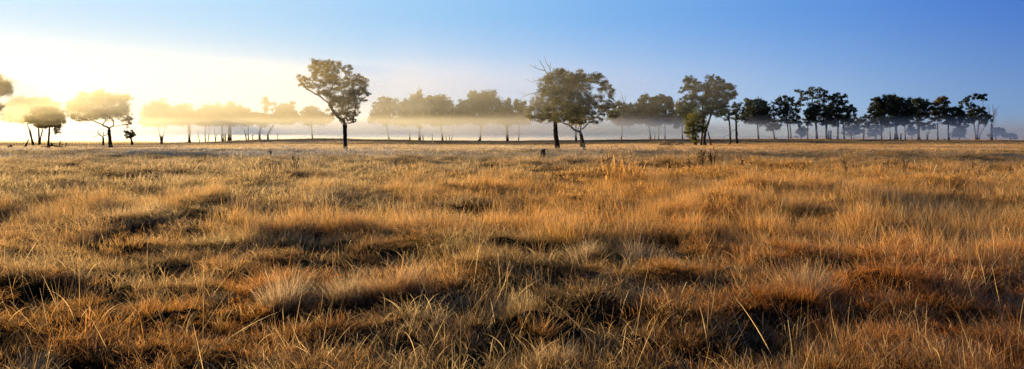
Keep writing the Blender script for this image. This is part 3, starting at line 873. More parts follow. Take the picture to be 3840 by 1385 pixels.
tree('low misty tree with a dead spire above it, right of the large spreading tree', B, '2330,527,5;2332,500,5;2335,450,5', '2312,398,20,16;2340,402,20,14;2362,400,20,16;2315,425,30,18;2355,425,32,20;2330,446,40,14;2295,440,18,14', dead='2340,400,3;2337,380,2;2332,360,1.4;2328,342,.8|2340,395,2;2345,375,1.4;2346,352,.8|2336,375,1.2;2324,362,.8', group=LINE, dens=1.5)
tree('dense dark tree with knob top, left half of the double crowned pair in mid line', B, ['2440,525,6;2438,500,6;2432,450,6'], '2420,362,16,8;2412,372,14,10;2450,372,20,12;2432,390,34,18;2400,400,26,16;2425,418,40,20;2390,425,24,18;2440,442,40,16;2398,446,24,14', group=LINE, dens=1.7)
tree('tall crowned tree with pale stem gap, right half of the double crowned pair', B, ['2494,524,5;2494,500,5;2493,460,4.5;2495,430,4', '2455,524,3;2456,490,3', '2470,524,4;2471,485,3.5'], '2484,364,22,9;2470,374,18,12;2500,376,20,14;2520,388,14,14;2485,392,34,18;2512,408,18,16;2475,415,26,18;2520,430,14,10;2462,440,16,14;2530,450,16,10', bark=BARK_PALE, group=LINE, dens=1.3)
tree('loose hazy tree just behind the left flank of the tall double stemmed tree', B - 15, '2560,527,5;2558,500,5;2560,460,5', '2555,395,20,16;2550,420,24,20;2575,415,20,22;2555,446,28,14;2540,470,16,10;2580,445,18,16', group=LINE, dens=1.2, leaf=LEAF_OLIVE)
tree('tallest tree right of centre with leaning pale stems and high billowing crown', None, ['2643,546,14;2640,525,12;2646,490,9;2660,450,7;2672,410,6', '2628,546,7;2634,500,7;2640,440,6;2630,380,5', '2667,537,6;2660,515,5;2655,495,4'],
     '2582,293,16,10;2578,306,22,14;2605,308,22,12;2562,330,12,10;2556,345,10,8;2590,330,26,16;2615,330,22,16;2640,322,20,12;2655,335,24,14;2672,292,22,10;2662,305,16,12;2698,305,24,12;2685,322,30,14;2725,322,24,14;2748,336,18,14;2755,352,14,14;2700,340,32,18;2735,358,22,16;2665,358,30,18;2600,358,26,18;2570,370,16,14;2630,375,28,20;2700,372,34,18;2600,390,28,18;2660,392,34,20;2715,388,22,14;2580,410,26,16;2690,410,26,16;2640,415,34,18;2555,418,16,14;2700,430,20,12;2565,432,22,14;2610,435,28,14',
     leaf=LEAF, dens=1.2, group=NEAR, branch_bark=BARK_PALE, bark=BARK_MID)
tree('round yellow green bush tree in front of the tallest tree right of centre', None, ['2608,547,11;2609,535,9;2608,515,8', '2604,538,5;2603,525,5'], '2608,437,28,14;2630,445,22,14;2596,455,26,16;2625,465,28,18;2588,478,22,16;2610,486,28,16;2585,496,18,12;2600,508,24,10;2598,520,14,7;2632,488,14,12;2604,528,8,5', leaf=LEAF_BUSH, dens=1.0, group=NEAR, name='bush_tree')
tree('slim pale trunked tree, left of two straight slim trees right of the tallest tree', None, '2737,545,10;2738,525,7;2738,490,6;2734,455,5.5;2733,430,5', '2722,405,16,9;2740,398,16,9;2712,418,18,9;2735,420,22,12;2755,425,14,10;2720,432,16,8;2700,402,10,6;2730,448,16,8', limbs='2712,420;2705,405', bark=BARK_MID, group=NEAR, dens=1.2, depth=.5)
tree('slim dark trunked tree, right of two straight slim trees right of the tallest tree', None, '2764,541,13;2763,525,9;2761,490,7.5;2760,450,6;2760,418,3.5', '2760,395,9,12;2776,392,12,8;2772,410,16,10;2752,425,10,12;2775,432,18,12;2790,412,10,8;2764,446,16,10;2785,446,12,8', limbs='2735,505;2720,510;2712,525|2775,470', bark=BARK_DARK, group=NEAR, dens=1.2, depth=.5)
tree('wide low dark tree with flat domed crown right of the two slim trees', B, ['2845,524,6;2843,500,6;2840,460,6'], '2800,375,10,5;2812,385,14,9;2842,382,28,9;2868,388,14,10;2828,396,34,14;2862,405,24,16;2806,412,20,14;2840,418,36,18;2798,432,18,14;2832,438,30,14;2868,432,20,16;2880,448,14,10;2850,452,34,9;2802,452,16,8', group=LINE, dens=1.6, leaf=LEAF_DARK)
tree('bushy low undergrowth tree in the gap beside the flat domed tree', B + 12, '2905,524,5;2902,500,5;2898,475,5', '2888,448,16,10;2905,455,16,10;2895,470,22,12;2885,482,18,9;2910,478,14,9', group=EAST, leaf=LEAF_DARK, dens=1.2)
# --- right hand group
D = 245
tree('umbrella topped dark tree on twin trunks, left end of the right clump', D, ['2957,523,5;2957,500,4.5;2952,460,4.5;2948,430,4', '2966,523,5;2966,500,4;2962,470,4'], '2945,367,22,8;2925,375,18,9;2968,374,18,10;2912,392,18,9;2985,392,14,14;2945,392,26,12;2905,410,16,10;2935,412,24,14;2965,412,24,14;2992,415,10,12;2918,430,18,10;2950,435,28,14;2985,440,18,12;2900,450,14,8;2970,458,26,10;2935,455,20,10;2895,470,12,8;2995,462,14,10;2918,470,12,8', group=EAST, leaf=LEAF_DARK, dens=1.25, depth=.6)
tree('high airy tree with open feathery crown above the wide dark tree at right', D, '3063,523,9;3063,505,8;3060,470,7;3052,420,6;3045,385,4', '2988,342,9,8;3005,352,13,10;3022,345,10,7;3044,333,16,8;3030,348,16,10;3055,350,14,10;3075,336,16,10;3096,348,13,12;3080,358,16,12;3100,365,11,10;3000,375,11,10;3020,370,12,8;3050,368,16,9;3090,378,14,10;3035,388,9,7;2998,390,8,7;3010,395,9,6;3070,385,14,10', group=EAST, leaf=LEAF, dens=.95, bark=BARK_DARK, depth=.5)
tree('widest darkest tree with many trunks and a stepped top, middle of the right half', D - 4, ['3100,522,8;3099,500,7;3098,460,7;3100,430,6', '3108,522,5;3108,490,5', '3115,522,5;3116,490,5', '3141,523,7;3142,495,6;3144,450,5', '3166,522,6;3165,495,5;3160,450,5'], '3142,358,16,9;3160,364,14,10;3118,366,16,8;3130,378,24,10;3160,384,16,10;3120,395,24,10;3055,402,24,10;3085,405,24,12;3120,415,32,14;3158,412,24,14;3192,402,14,9;3200,414,14,10;3185,428,18,12;3045,422,26,12;3030,418,14,8;3078,428,34,16;3125,438,36,16;3165,442,24,14;3050,445,20,12;3090,455,36,12;3140,462,30,10;3185,455,12,9;3035,438,12,10', group=EAST, leaf=LEAF_DARK, dens=1.9, depth=.6)
tree('thin straight sapling stem left of the airy tree trunk', D, '3029,523,4;3029,495,3.5;3029,465,3', '3030,440,12,9;3022,452,13,8;3036,455,11,8;3028,465,14,7', group=EAST, leaf=LEAF_DARK, dens=1.1)
tree('hazy low spreading tree between the widest tree and the small slim tree', D + 60, ['3193,524,5;3192,508,4', '3199,524,3;3206,505,3'], '3208,442,16,8;3215,455,14,10;3195,462,20,10;3178,478,20,10;3215,475,18,11;3196,485,28,10;3222,492,14,10;3175,495,14,9;3200,498,30,8', group=EAST, leaf=LEAF_DARK, dens=1.2)
tree('small slim tree with light fork and round top standing in a gap', D, ['3238,523,4;3238,505,3.5;3237,485,3', '3238,500,2.5;3244,485,2.5'], '3252,436,18,6;3240,446,18,8;3266,444,10,8;3230,458,10,7;3252,458,18,8;3246,472,16,7;3272,455,10,5', group=EAST, leaf=LEAF_DARK, dens=1.1, bark=BARK_MID)
tree('big dark tree with ragged left side, left part of the great double tree', D, ['3306,523,5;3306,500,4.5;3300,450,4.5', '3338,523,4;3338,495,4'], '3285,373,20,9;3300,380,26,12;3278,392,18,10;3265,402,9,6;3258,416,9,7;3272,424,9,6;3310,398,28,14;3290,410,22,14;3320,420,28,16;3295,432,22,14;3315,448,28,12;3300,462,22,9;3275,455,12,9;3330,470,20,8', group=EAST, leaf=LEAF_DARK, dens=1.7, depth=.6)
tree('big dark dome tree on thick black trunks, right part of the great double tree', D - 3, ['3365,524,10;3362,505,8;3358,470,7', '3378,525,5;3378,500,5', '3394,524,4;3395,495,3.5;3392,460,3', '3355,523,5;3356,500,5'], '3332,359,22,7;3348,366,20,9;3325,372,20,9;3372,375,24,11;3350,385,28,13;3400,388,20,12;3378,398,30,16;3412,408,18,16;3340,402,22,16;3360,420,32,16;3400,428,26,16;3345,440,26,14;3385,448,30,14;3412,440,14,12;3365,462,26,10;3400,466,16,9', group=EAST, leaf=LEAF_DARK, dens=2.0, depth=.6)
tree('flat topped tree on one thick trunk just right of the great double tree', D, '3445,526,12;3445,508,8;3446,480,7;3445,450,6', '3410,375,16,7;3430,380,18,9;3445,372,14,6;3462,380,20,9;3480,388,14,8;3440,395,26,12;3470,402,20,14;3430,412,20,10;3455,420,26,14;3425,430,16,9;3450,440,24,12;3470,432,14,12;3430,462,18,8;3455,465,18,9', limbs='3430,452;3420,438', group=EAST, leaf=LEAF_DARK, dens=1.5, depth=.6)
tree('pale stemmed small forked tree between the flat topped tree and the yellow tinged tree', D, ['3476,526,5;3476,510,4;3476,495,3.5', '3476,508,3;3484,495,3;3490,480,2.5'], '3470,468,14,8;3490,465,16,9;3480,478,18,8;3502,474,9,7;3465,482,9,6', group=EAST, leaf=LEAF_DARK, dens=.9, bark=BARK_MID)
tree('tree with olive yellow tinge and bulging upper right crown in the right clump', D, '3518,525,5;3516,500,4.5;3516,470,4.5', '3535,367,18,7;3520,376,18,10;3548,376,10,12;3505,392,14,10;3528,392,24,12;3512,408,22,12;3540,412,16,14;3498,405,9,8;3525,428,24,12;3500,425,14,10;3540,440,16,11;3512,448,20,10;3545,460,12,8', group=EAST, leaf=LEAF_OLIVE, dens=1.7, depth=.6)
tree('dome shaped dark tree on one straight trunk right of the olive tinged tree', D - 2, '3558,527,8;3557,505,6;3556,475,5.5;3558,455,5', '3580,406,22,6;3564,414,20,9;3598,416,18,9;3584,424,26,11;3608,432,14,12;3560,434,20,11;3590,442,28,12;3565,452,20,9;3605,454,16,9;3582,462,24,8;3550,462,12,7;3595,472,12,7', group=EAST, leaf=LEAF_DARK, dens=1.8, depth=.6)
tree('double decked tree with high flat cap and pale forked stems beside the dead tree', D, ['3660,526,6;3659,505,5;3656,490,4.5;3652,460,4', '3667,526,5;3666,505,5;3668,480,4.5;3672,450,4', '3672,524,3;3676,500,3;3690,480,2.5'], '3662,357,22,6;3682,362,13,8;3688,372,9,7;3650,365,18,7;3630,374,14,6;3612,384,11,8;3605,396,8,6;3632,392,14,8;3650,400,14,9;3640,410,14,7;3672,408,9,9;3688,404,7,7;3665,414,14,8;3645,422,20,9;3680,422,18,9;3662,432,30,11;3692,438,20,11;3635,440,20,11;3668,446,30,10;3705,452,14,9;3640,456,18,9;3690,462,16,8;3622,450,10,8;3625,470,12,6', group=EAST, leaf=LEAF_DARK, dens=1.6, bark=BARK_MID, branch_bark=BARK_MID, depth=.6)
tree('leafless dead tree with upright bare forks at the far right', D, '3718,527,10;3718,508,8;3718,485,7.5;3719,465,5', '', dead='3719,470,4;3724,445,3.5;3726,425,3;3724,405,2;3722,392,1.2|3720,462,3;3714,440,2.5;3710,425,2;3708,405,1.6;3700,392,1|3726,430,2.5;3734,418,2;3740,405,1.5;3748,400,1|3722,450,2.5;3732,442,2;3736,430,1.6;3738,418,1|3725,440,1.8;3733,425,1.5;3734,408,1|3719,475,2.5;3728,468,2;3734,455,1.2|3710,425,1.4;3714,410,1|3712,432,1.5;3705,425,1.1;3703,418,.8|3728,420,1.4;3730,405,1', bark=BARK_DARK, group=EAST, name='dead_tree')
tree('pale blue misty bush tree behind the straight trunk of the dome shaped tree', D + 130, '3598,526,4;3597,512,4', '3585,488,16,9;3602,482,14,9;3612,495,14,10;3590,500,20,10;3605,508,20,9;3575,506,12,8', group=EAST, leaf=LEAF_DARK, dens=1.5)
tree('flat topped pale blue tree in far mist behind the dead tree', D + 150, '3735,526,4;3735,510,4', '3735,484,18,5;3752,488,14,8;3730,494,18,8;3745,502,20,9;3760,496,8,5;3720,506,12,8;3768,508,10,7', group=EAST, leaf=LEAF_DARK, dens=1.5)
tree('low domed pale blue tree in far mist nearest the right edge', D + 170, '3792,527,4;3791,515,4', '3785,503,14,5;3775,508,16,6;3798,507,12,6;3785,513,22,6;3808,514,10,5', group=EAST, leaf=LEAF_DARK, dens=1.6)
tree('misty low round tree seen between the left twin trunks and the sapling at right', D + 140, '3005,523,4;3004,510,4', '3005,482,16,8;2992,490,14,9;3018,490,12,9;3005,498,20,9;3000,508,18,7', group=EAST, leaf=LEAF_DARK, dens=1.4)
tree('misty low tree seen under the great double tree', D + 120, '3285,523,4;3285,508,4', '3275,478,18,8;3295,474,18,9;3285,488,26,9;3262,488,12,7;3280,500,26,9', group=EAST, leaf=LEAF_DARK, dens=1.3)
tree('misty low tree left of the thick trunk under the flat topped tree', D + 120, '3420,524,4;3420,508,4', '3415,476,16,8;3425,486,20,8;3408,490,12,7;3432,496,14,8;3420,502,14,7', group=EAST, leaf=LEAF_DARK, dens=1.3)

# ------------------------------------------------------------------ stumps, logs, fence, thistles
def stump(px, py, wpx, hpx, label, d=None, mat=BARK_MID, jag=.12, lean=0):
    if d is None:
        d = locate(px, py)
    s = d / F
    x = (px - CX) / F * d
    z = float(gz(x, d))
    k, rows = 14, 5
    V, Fc = [], []
    ang = np.linspace(0, 2 * np.pi, k, endpoint=False)
    rj = 1 + R.normal(0, .07, k)
    top = 1 + R.normal(0, jag, k)
    for i in range(rows):
        t = i / (rows - 1)
        r = wpx * s * .5 * (1.0 + .35 * (1 - t) ** 3) * rj
        V += [(r[q] * math.cos(ang[q]) + lean * t * hpx * s, r[q] * math.sin(ang[q]), -.1 + (hpx * s * (top[q] if i == rows - 1 else 1) + .1) * t) for q in range(k)]
    for i in range(rows - 1):
        Fc += [(i * k + q, i * k + (q + 1) % k, (i + 1) * k + (q + 1) % k, (i + 1) * k + q) for q in range(k)]
    c = len(V); V.append((lean * hpx * s, 0, hpx * s * .86))
    b = (rows - 1) * k
    Fc += [(b + q, b + (q + 1) % k, c, c) for q in range(0)]
    me_f = Fc + [(b + q, b + (q + 1) % k, b + (q + 2) % k, c) for q in range(0, k, 2)]
    o = mesh_obj('tree_stump', V, me_f, mat)
    o.location = (x, d, z)
    return tag(o, label, 'stump')


stump(2036, 606, 17, 33, 'square cut weathered post stump standing alone in the grass left of centre tree', mat=BARK_MID, jag=.05)
stump(38, 557, 14, 9, 'low dark hollow stump with a spike at its left side near the left edge', jag=.3)
stump(2465, 561, 6, 6, 'tiny dark stump in open straw between the large spreading tree and the fallen fork')
stump(896, 531, 6, 5, 'tiny dark stump on the sloping rim beside the broad dark trunk in mist', d=235)
stump(1795, 534, 8, 6, 'small dark stump at the foot of the mist in the centre of the picture', d=235)
stump(520, 556, 6, 4, 'tiny low stump in the frosted grass right of the stub tree')
stump(3541, 525, 7, 5, 'small dark stump left of the straight trunk of the dome shaped tree', d=243)
stump(2910, 525, 6, 5, 'small dark stump under the left end of the right clump', d=243)


def sticks(name, label, cat, px, py, lines, mat, d=None, group=None, part=None):
    if d is None:
        d = locate(px, py)
    s = d / F
    foot = P(px, py, d); foot[2] = float(gz(foot[0], d))
    off = foot[2] - P(px, py, d)[2]
    tb = Tubes(6)
    for lm in lines.split('|'):
        lm = parse(lm)
        pts = np.array([P(x, y, d + R.uniform(-.2, .2) + .12 * i) for i, (x, y, w) in enumerate(lm)])
        pts[:, 2] += off
        u = np.linspace(0, len(pts) - 1, 3 * (len(pts) - 1) + 1)
        pp = np.stack([np.interp(u, np.arange(len(pts)), pts[:, a]) for a in range(3)], -1)
        pp[1:-1] += R.normal(0, .35 * s, pp[1:-1].shape)
        tb.add(pp, np.interp(u, np.arange(len(pts)), [w * s * .5 for x, y, w in lm]), .06)
    o = tb.build(name, mat, None, foot)
    o.location = foot
    return tag(o, label, cat, group)


sticks('leaning_snag', 'broken trunk leaning to the right on its own near the left edge', 'dead trunk', 92, 552, '91,553,8;98,540,7;105,526,5;110,517,2|91,551,3;89,546,2', BARK_DARK, d=116)
sticks('fallen_tree', 'fallen dead tree with upright twigs lying behind the umbrella shaped tree', 'fallen tree', 175, 551, '150,552,3;165,548,5;180,545,6;195,541,5;225,545,4;250,550,3|152,547,2;160,544,2;166,547,2|192,544,7;193,533,6;198,540,4|200,534,1.5;212,531,1.3;228,533,1.2;236,541,1|222,546,3;224,535,3;226,526,4;226,523,2|226,536,2;234,538,1.2|244,552,2.5;247,542,3;250,532,3|250,536,2;246,531,1.5|205,543,1.6;208,552,1.4|186,552,3;215,551,2;255,552,1.5|225,546,2;240,549,2', BARK_DARK, d=112)
sticks('fallen_branch', 'low dark heap of fallen branches in the grass left of the wide spreading tree', 'fallen branch', 300, 555, '288,555,5;295,553,6;303,552,7;312,554,5|296,553,3;306,550,3|310,554,3;318,556,2|282,556,3;290,555,4', BARK_DARK)
sticks('fallen_branch', 'bare arched branch lying beside the flared foot of the forked grey trunk', 'fallen branch', 575, 546, '560,545,2;567,541,2;578,541,2;584,545,3|584,545,4;600,541,6;620,543,4|566,545,1.2;560,548,1', BARK_DARK, d=186)
sticks('fallen_branch', 'small bent twig between the leafy stub tree and the forked grey trunk', 'fallen branch', 453, 543, '448,538,1.3;455,542,1.6;460,546,1.6|458,538,1.2;455,542,1.4', BARK_DARK, d=170)
sticks('fallen_branch', 'yellowish forked branch standing up from a dark log left of the round bush', 'fallen branch', 2552, 545, '2540,546,3;2546,540,3;2551,531,3;2554,527,1.5|2546,538,3;2556,540,3;2566,546,3.5|2551,533,1.6;2545,531,1.2|2550,536,1.6;2557,534,1.2', mat_bark('yellow_deadwood', (.22, .17, .06), (.42, .34, .13)))
sticks('fallen_log', 'long dark fallen log lying in shade left of the forked yellowish branch', 'fallen log', 2510, 546, '2470,545,4;2490,544,6;2515,545,9;2540,547,11|2500,543,3;2494,539,2', BARK_DARK)
sticks('fallen_branch', 'scraggy dead stick standing from the low hollow stump at the left edge', 'stick', 31, 553, '33,556,3;30,549,2;28.5,545,1.4', BARK_DARK, d=105)

# wire fence along the far left of the paddock
fence = thing('wire_fence', 'long post and wire fence crossing the glare at the far left', 'fence', (0, 0, 0))
fpos = []
for k in range(64):
    px = -40 + k * 11.5 + R.uniform(-1.5, 1.5)
    d = 196 + k * .25
    x = (px - CX) / F * d
    z = float(gz(x, d))
    fpos.append((x, d, z))
    t = Tubes(6); r = .04 * R.uniform(.8, 1.5); h = .85 * R.uniform(.85, 1.1)
    t.add([(0, 0, -.2), (R.normal(0, .02), 0, h * .5), (R.normal(0, .05), 0, h)], [r * 1.1, r, r * .9], .08)
    t.add([(0, 0, h - .01), (0, 0, h)], [r * .9, r * .3])
    o = t.build('post', WIRE, fence); o.location = (x, d, z)
for hh in (.35, .65, .95):
    t = Tubes(4)
    t.add([(x, d + .06, z + hh) for x, d, z in fpos], [.006] * len(fpos))
    t.build('wire', DEADWOOD, fence)
# a second, farther run of posts
fence2 = thing('wire_fence', 'farther faint line of fence posts behind the left fence', 'fence', (0, 0, 0))
fp2 = []
for k in range(52):
    px = -40 + k * 13 + R.uniform(-2, 2); d = 247
    x = (px - CX) / F * d; z = float(gz(x, d)); fp2.append((x, d, z))
    t = Tubes(5); t.add([(0, 0, -.2), (0, 0, 1.0 * R.uniform(.8, 1.1))], [.05, .04], .05)
    o = t.build('post', WIRE, fence2); o.location = (x, d, z)
t = Tubes(4); t.add([(x, d + .06, z + .9) for x, d, z in fp2], [.006] * len(fp2)); t.build('wire', DEADWOOD, fence2)

TH = mat_bark('dry_thistle_stem', (.075, .035, .014), (.17, .085, .035), 6)
THH = mat_bark('dry_thistle_head', (.06, .03, .014), (.20, .11, .05), 20)


def thistle(px, py, hpx, wpx, label, stems=3):
    d = locate(px, py, 8, 120)
    s = d / F
    x = (px - CX) / F * d
    z = float(gz(x, d))
    root = thing('dry_thistle', label, 'thistle', (x, d, z), 'dead brown thistles standing in the grass')
    tb = Tubes(5); heads = []
    hpx = hpx * 1.55
    H, W = hpx * s, wpx * s * .5
    for k in range(stems):
        a = R.uniform(-1, 1)
        p0 = np.array([a * W * .35, R.normal(0, .05), -.05]); p1 = np.array([a * W * .8, R.normal(0, .15) * W, H * R.uniform(.7, 1)])
        pm = (p0 + p1) / 2 + np.array([-a * W * .2, 0, 0])
        tb.add([p0, pm, p1], [1.7 * s, 1.3 * s, .9 * s], .1); heads.append(p1)
        for q in range(R.integers(3, 6)):
            u = R.uniform(.35, .9)
            b = p0 + (p1 - p0) * u
            sg = -1 if R.random() < .5 else 1
            e = b + np.array([sg * W * R.uniform(.15, .5), R.normal(0, .2) * W, H * R.uniform(.08, .3)])
            e[2] = min(e[2], H * 1.05)
            tb.add([b, (b + e) / 2 + np.array([sg * .03, 0, -.02]), e], [.9 * s, .75 * s, .6 * s], .1); heads.append(e)
    tb.build('stem', TH, root)
    for h in heads:
        hb = Tubes(7)
        r = 1.7 * s * R.uniform(.7, 1.2)
        hb.add([h - np.array([0, 0, r]), h, h + np.array([0, 0, r * .9]), h + np.array([0, 0, r * 2.2])], [r * .4, r, r * .9, r * .15], .15)
        hb.build('seed_head', THH, root)


for a in [(2276, 648, 42, 46, 'bushy dead thistle on the rim of the dark gully right of the large spreading tree', 4),
          (2636, 645, 46, 44, 'left thistle of the thick double clump below the tallest tree', 4),
          (2672, 650, 48, 40, 'right thistle of the thick double clump below the tallest tree', 4),
          (2412, 648, 30, 30, 'small thin thistle midway between the bushy thistle and the double clump', 2),
          (2322, 655, 26, 16, 'short single thistle just right of the bushy thistle', 1),
          (2583, 650, 40, 22, 'tall wispy thistle left of the thick double clump', 2),
          (2895, 655, 30, 16, 'slight thistle stem below the flat domed tree', 1),
          (3012, 672, 38, 22, 'faint thistle stem below the left twin trunks', 2),
          (3173, 678, 44, 26, 'crooked thistle with curled heads below the widest dark tree', 2),
          (3210, 652, 22, 24, 'small spread thistle right of the crooked thistle', 2),
          (3320, 664, 42, 36, 'thick headed thistle, left of the pair below the great double tree', 3),
          (3394, 660, 36, 24, 'upright thistle, right of the pair below the great double tree', 2),
          (3645, 668, 42, 24, 'tall thistle with drooping top below the double decked tree', 2),
          (3795, 674, 36, 20, 'last thistle towards the right edge of the paddock', 2),
          (3560, 660, 26, 18, 'slender thistle below the straight trunk of the dome shaped tree', 1),
          (2790, 645, 26, 24, 'bent thistle right of the thick double clump', 2),
          (1015, 596, 24, 22, 'lone dry thistle in frosted grass left of the lone tree shadow', 2),
          (1105, 655, 44, 36, 'lone ragged thistle in the tan grass below the lone tree', 3)]:
    thistle(*a)


# ------------------------------------------------------------------ mist
def mist_mat(name, dens, g=.62, col=(1, 1, 1)):
    m = bpy.data.materials.new(name)
    nt, N, L = nodes_of(m)
    out = N.new('ShaderNodeOutputMaterial')
    v = N.new('ShaderNodeVolumeScatter')
    v.inputs['Color'].default_value = (*col, 1); v.inputs['Density'].default_value = dens; v.inputs['Anisotropy'].default_value = g
    L.new(v.outputs[0], out.inputs['Volume'])
    try:
        m.cycles.homogeneous_volume = True
    except Exception:
        pass
    try:
        m.cycles.volume_sampling = 'MULTIPLE_IMPORTANCE'
    except Exception:
        pass
    return m


def slab(name, label, x0, x1, y0, y1, z0, z1, mat):
    V = [(x, y, z) for z in (z0, z1) for x, y in ((x0, y0), (x1, y0), (x1, y1), (x0, y1))]
    Fc = [(0, 3, 2, 1), (4, 5, 6, 7), (0, 1, 5, 4), (1, 2, 6, 5), (2, 3, 7, 6), (3, 0, 4, 7)]
    o = mesh_obj(name, V, Fc, mat)
    return tag(o, label, 'mist', 'layers of morning mist', 'stuff')


E_ = .004
X0, X1 = -620, 620
def fog(x0, x1, y0, y1, layers, g=.62, col=(1, .96, .86)):
    for z0, z1, de, lb in layers:
        slab('mist', lb, x0 + 5 * E_, x1 - 5 * E_, y0 + .12, y1 - .12, z0 + E_, z1 - E_, mist_mat('mist', de, g, col))


GOLDC, BLUEC = (1, .87, .58), (.50, .68, 1)
# nearer veil, thickened to stand in for lens glare: strongest towards the sun, gone at the right
for xa, xb, d1_, d2_ in [(-620, -58, .030, .011), (-58, -12, .018, .002), (-12, 6, .007, .0015), (6, 22, .004, .001)]:
    fog(xa, xb, 76, 104, [(3.3, 4.1, d1_ * .15, 'underside of the golden veil drifting around the lone trees'), (4.1, 4.9, d1_ * .4, 'underside of the golden veil drifting around the lone trees'), (4.9, 5.8, d1_ * .75, 'heart of the golden veil drifting around the lone trees'), (5.8, 7.2, d1_, 'heart of the golden veil drifting around the lone trees')], .55, (1, .86, .50) if xb < -40 else (1, .90, .64))
    fog(xa, xb, 104, 135, [(3.4, 4.6, d2_ * .4, 'underside of the thin veil before the hovering mist'), (4.6, 7.2, d2_, 'heart of the thin veil before the hovering mist')], .55, GOLDC)
xs_ = [-620, -150, -110, -85, -66, -50, -38, -28, -19, -11, -4, 3, 10, 17, 24, 32, 42, 55]
for q in range(len(xs_) - 1):
    f_ = float(1 - sstep((.5 * (max(xs_[q], -160) + xs_[q + 1]) + 72) / 110))
    n_ = .028 if xs_[q] < -45 else .046
    hz_ = 'high golden haze and sun glare over the paddock thinning towards the right'
    fog(xs_[q], xs_[q + 1], 76, 104, [(7.2, 9, n_ * f_ + .0002, hz_), (9, 11, n_ * .75 * f_ + .0001, hz_), (11, 13, .008 * f_ + .0001, hz_), (13, 15, .003 * f_ + .0001, hz_), (15, 18, .001 * f_ + .0001, hz_)], .55, (1, .86, .50))
    fog(xs_[q], xs_[q + 1], 104, 135, [(7.2, 12, .0020 * f_ + .0001, hz_)], .55, GOLDC)
# the hovering layer in front of the tree line
for xa, xb, cc_, up_ in [(-620, -90, (1, .88, .60), .0065), (-90, -60, (1, .89, .62), .0050), (-60, -36, (1, .90, .65), .0028), (-36, -12, (1, .93, .68), .0010)]:
    fog(xa, xb, 180, 276, [(1.7, 2.1, .004 if xb < -50 else .008, 'ragged underside of the hovering mist at left'), (2.1, 2.8, .012 if xb < -50 else .020, 'ragged underside of the hovering mist at left')], .53, (.80, .66, .42))
    fog(xa, xb, 180, 276, [(2.8, 4.8, .028, 'lower heart of the hovering mist at left'), (4.8, 7.0, .026, 'dense heart of the hovering mist at left'), (7.0, 7.6, .020, 'soft top of the hovering mist at left'),
                           (7.6, 8.4, .010, 'soft top of the hovering mist at left'), (8.4, 14, up_, 'golden haze above the hovering mist at left')], .53, cc_)
for xa, xb, cc_, dd_, gg_ in [(-12, 5, (1, .93, .70), .024, .5), (5, 14, (1, .92, .73), .023, .52), (14, 23, (.99, .91, .77), .022, .54), (23, 31, (.97, .91, .84), .022, .58),
                              (31, 39, (.94, .88, .84), .021, .64), (39, 48, (.90, .87, .90), .018, .66), (48, 60, (.84, .85, .95), .015, .69), (60, 78, (.74, .80, .98), .011, .72)]:
    fog(xa, xb, 180, 276, [(1.63, 1.85, dd_ * .15, 'ragged underside of the hovering mist turning from gold to violet'), (1.85, 2.25, dd_ * .50, 'ragged underside of the hovering mist turning from gold to violet'), (2.25, 2.8, dd_ * .95, 'ragged underside of the hovering mist turning from gold to violet')], gg_, (cc_[0] * .80, cc_[1] * .76, cc_[2] * .72))
    fog(xa, xb, 180, 276, [(2.8, 4.8, dd_ * 1.3, 'lower heart of the hovering mist turning from gold to violet'), (4.8, 6.9 - xb * .016, dd_ * 1.15, 'dense heart of the hovering mist turning from gold to violet'),
                           (6.9 - xb * .016, 7.6 - xb * .016, dd_ * .85, 'soft top of the hovering mist turning from gold to violet'), (7.6 - xb * .016, 8.3 - xb * .016, dd_ * .4, 'soft top of the hovering mist turning from gold to violet'), (8.3 - xb * .016, 9.4 - xb * .016, dd_ * .14, 'soft top of the hovering mist turning from gold to violet')], gg_, cc_)
for xa, xb, k_ in [(-12, -2, .013), (-2, 6, .011), (6, 14, .009), (14, 24, .006)]:
    fog(xa, xb, 58, 75.9, [(3.4, 4.4, k_ * .3, 'thin veil of gold mist before the large spreading tree'), (4.4, 5.4, k_ * .7, 'thin veil of gold mist before the large spreading tree'), (5.4, 7.6, k_, 'thin veil of gold mist before the large spreading tree'),
                         (7.6, 9.5, k_ * .5, 'thin veil of gold mist before the large spreading tree'), (9.5, 12, k_ * .2, 'thin veil of gold mist before the large spreading tree')], .55, (1, .90, .62))
fog(78, 620, 135, 276, [(1.7, 2.6, .004, 'underside of the blue mist at right'), (2.6, 4.6, .006, 'heart of the blue mist at right'), (4.6, 6.4, .0025, 'soft top of the blue mist at right')], .75, BLUEC)
for xa, xb, cc_, dd_, gg_ in [(-920, -60, (.80, .64, .36), .0055, .55), (-60, -10, (.70, .55, .32), .010, .55), (-10, 15, (.62, .51, .36), .011, .58), (15, 40, (.58, .50, .44), .011, .6), (40, 70, (.46, .48, .56), .008, .68), (70, 920, (.44, .56, .80), .0045, .75)]:
    t0_, t1_, t2_ = (6, 7.5, 9) if xb < 50 else (4.5, 6, 8) if xb < 80 else (3, 5, 8)
    fog(xa, xb, 276, 760, [(-14, t0_, dd_, 'thick mist bank lying on the ground behind the trees'), (t0_, t1_, dd_ * .4, 'middle of the mist bank behind the trees'), (t1_, t2_, dd_ * .15, 'fading top of the mist bank behind the trees')], gg_, cc_)
fog(-2500, 2500, 760, 2200, [(-40, 40, .0006, 'pale distant haze towards the hills')], .7, (.8, .88, 1))

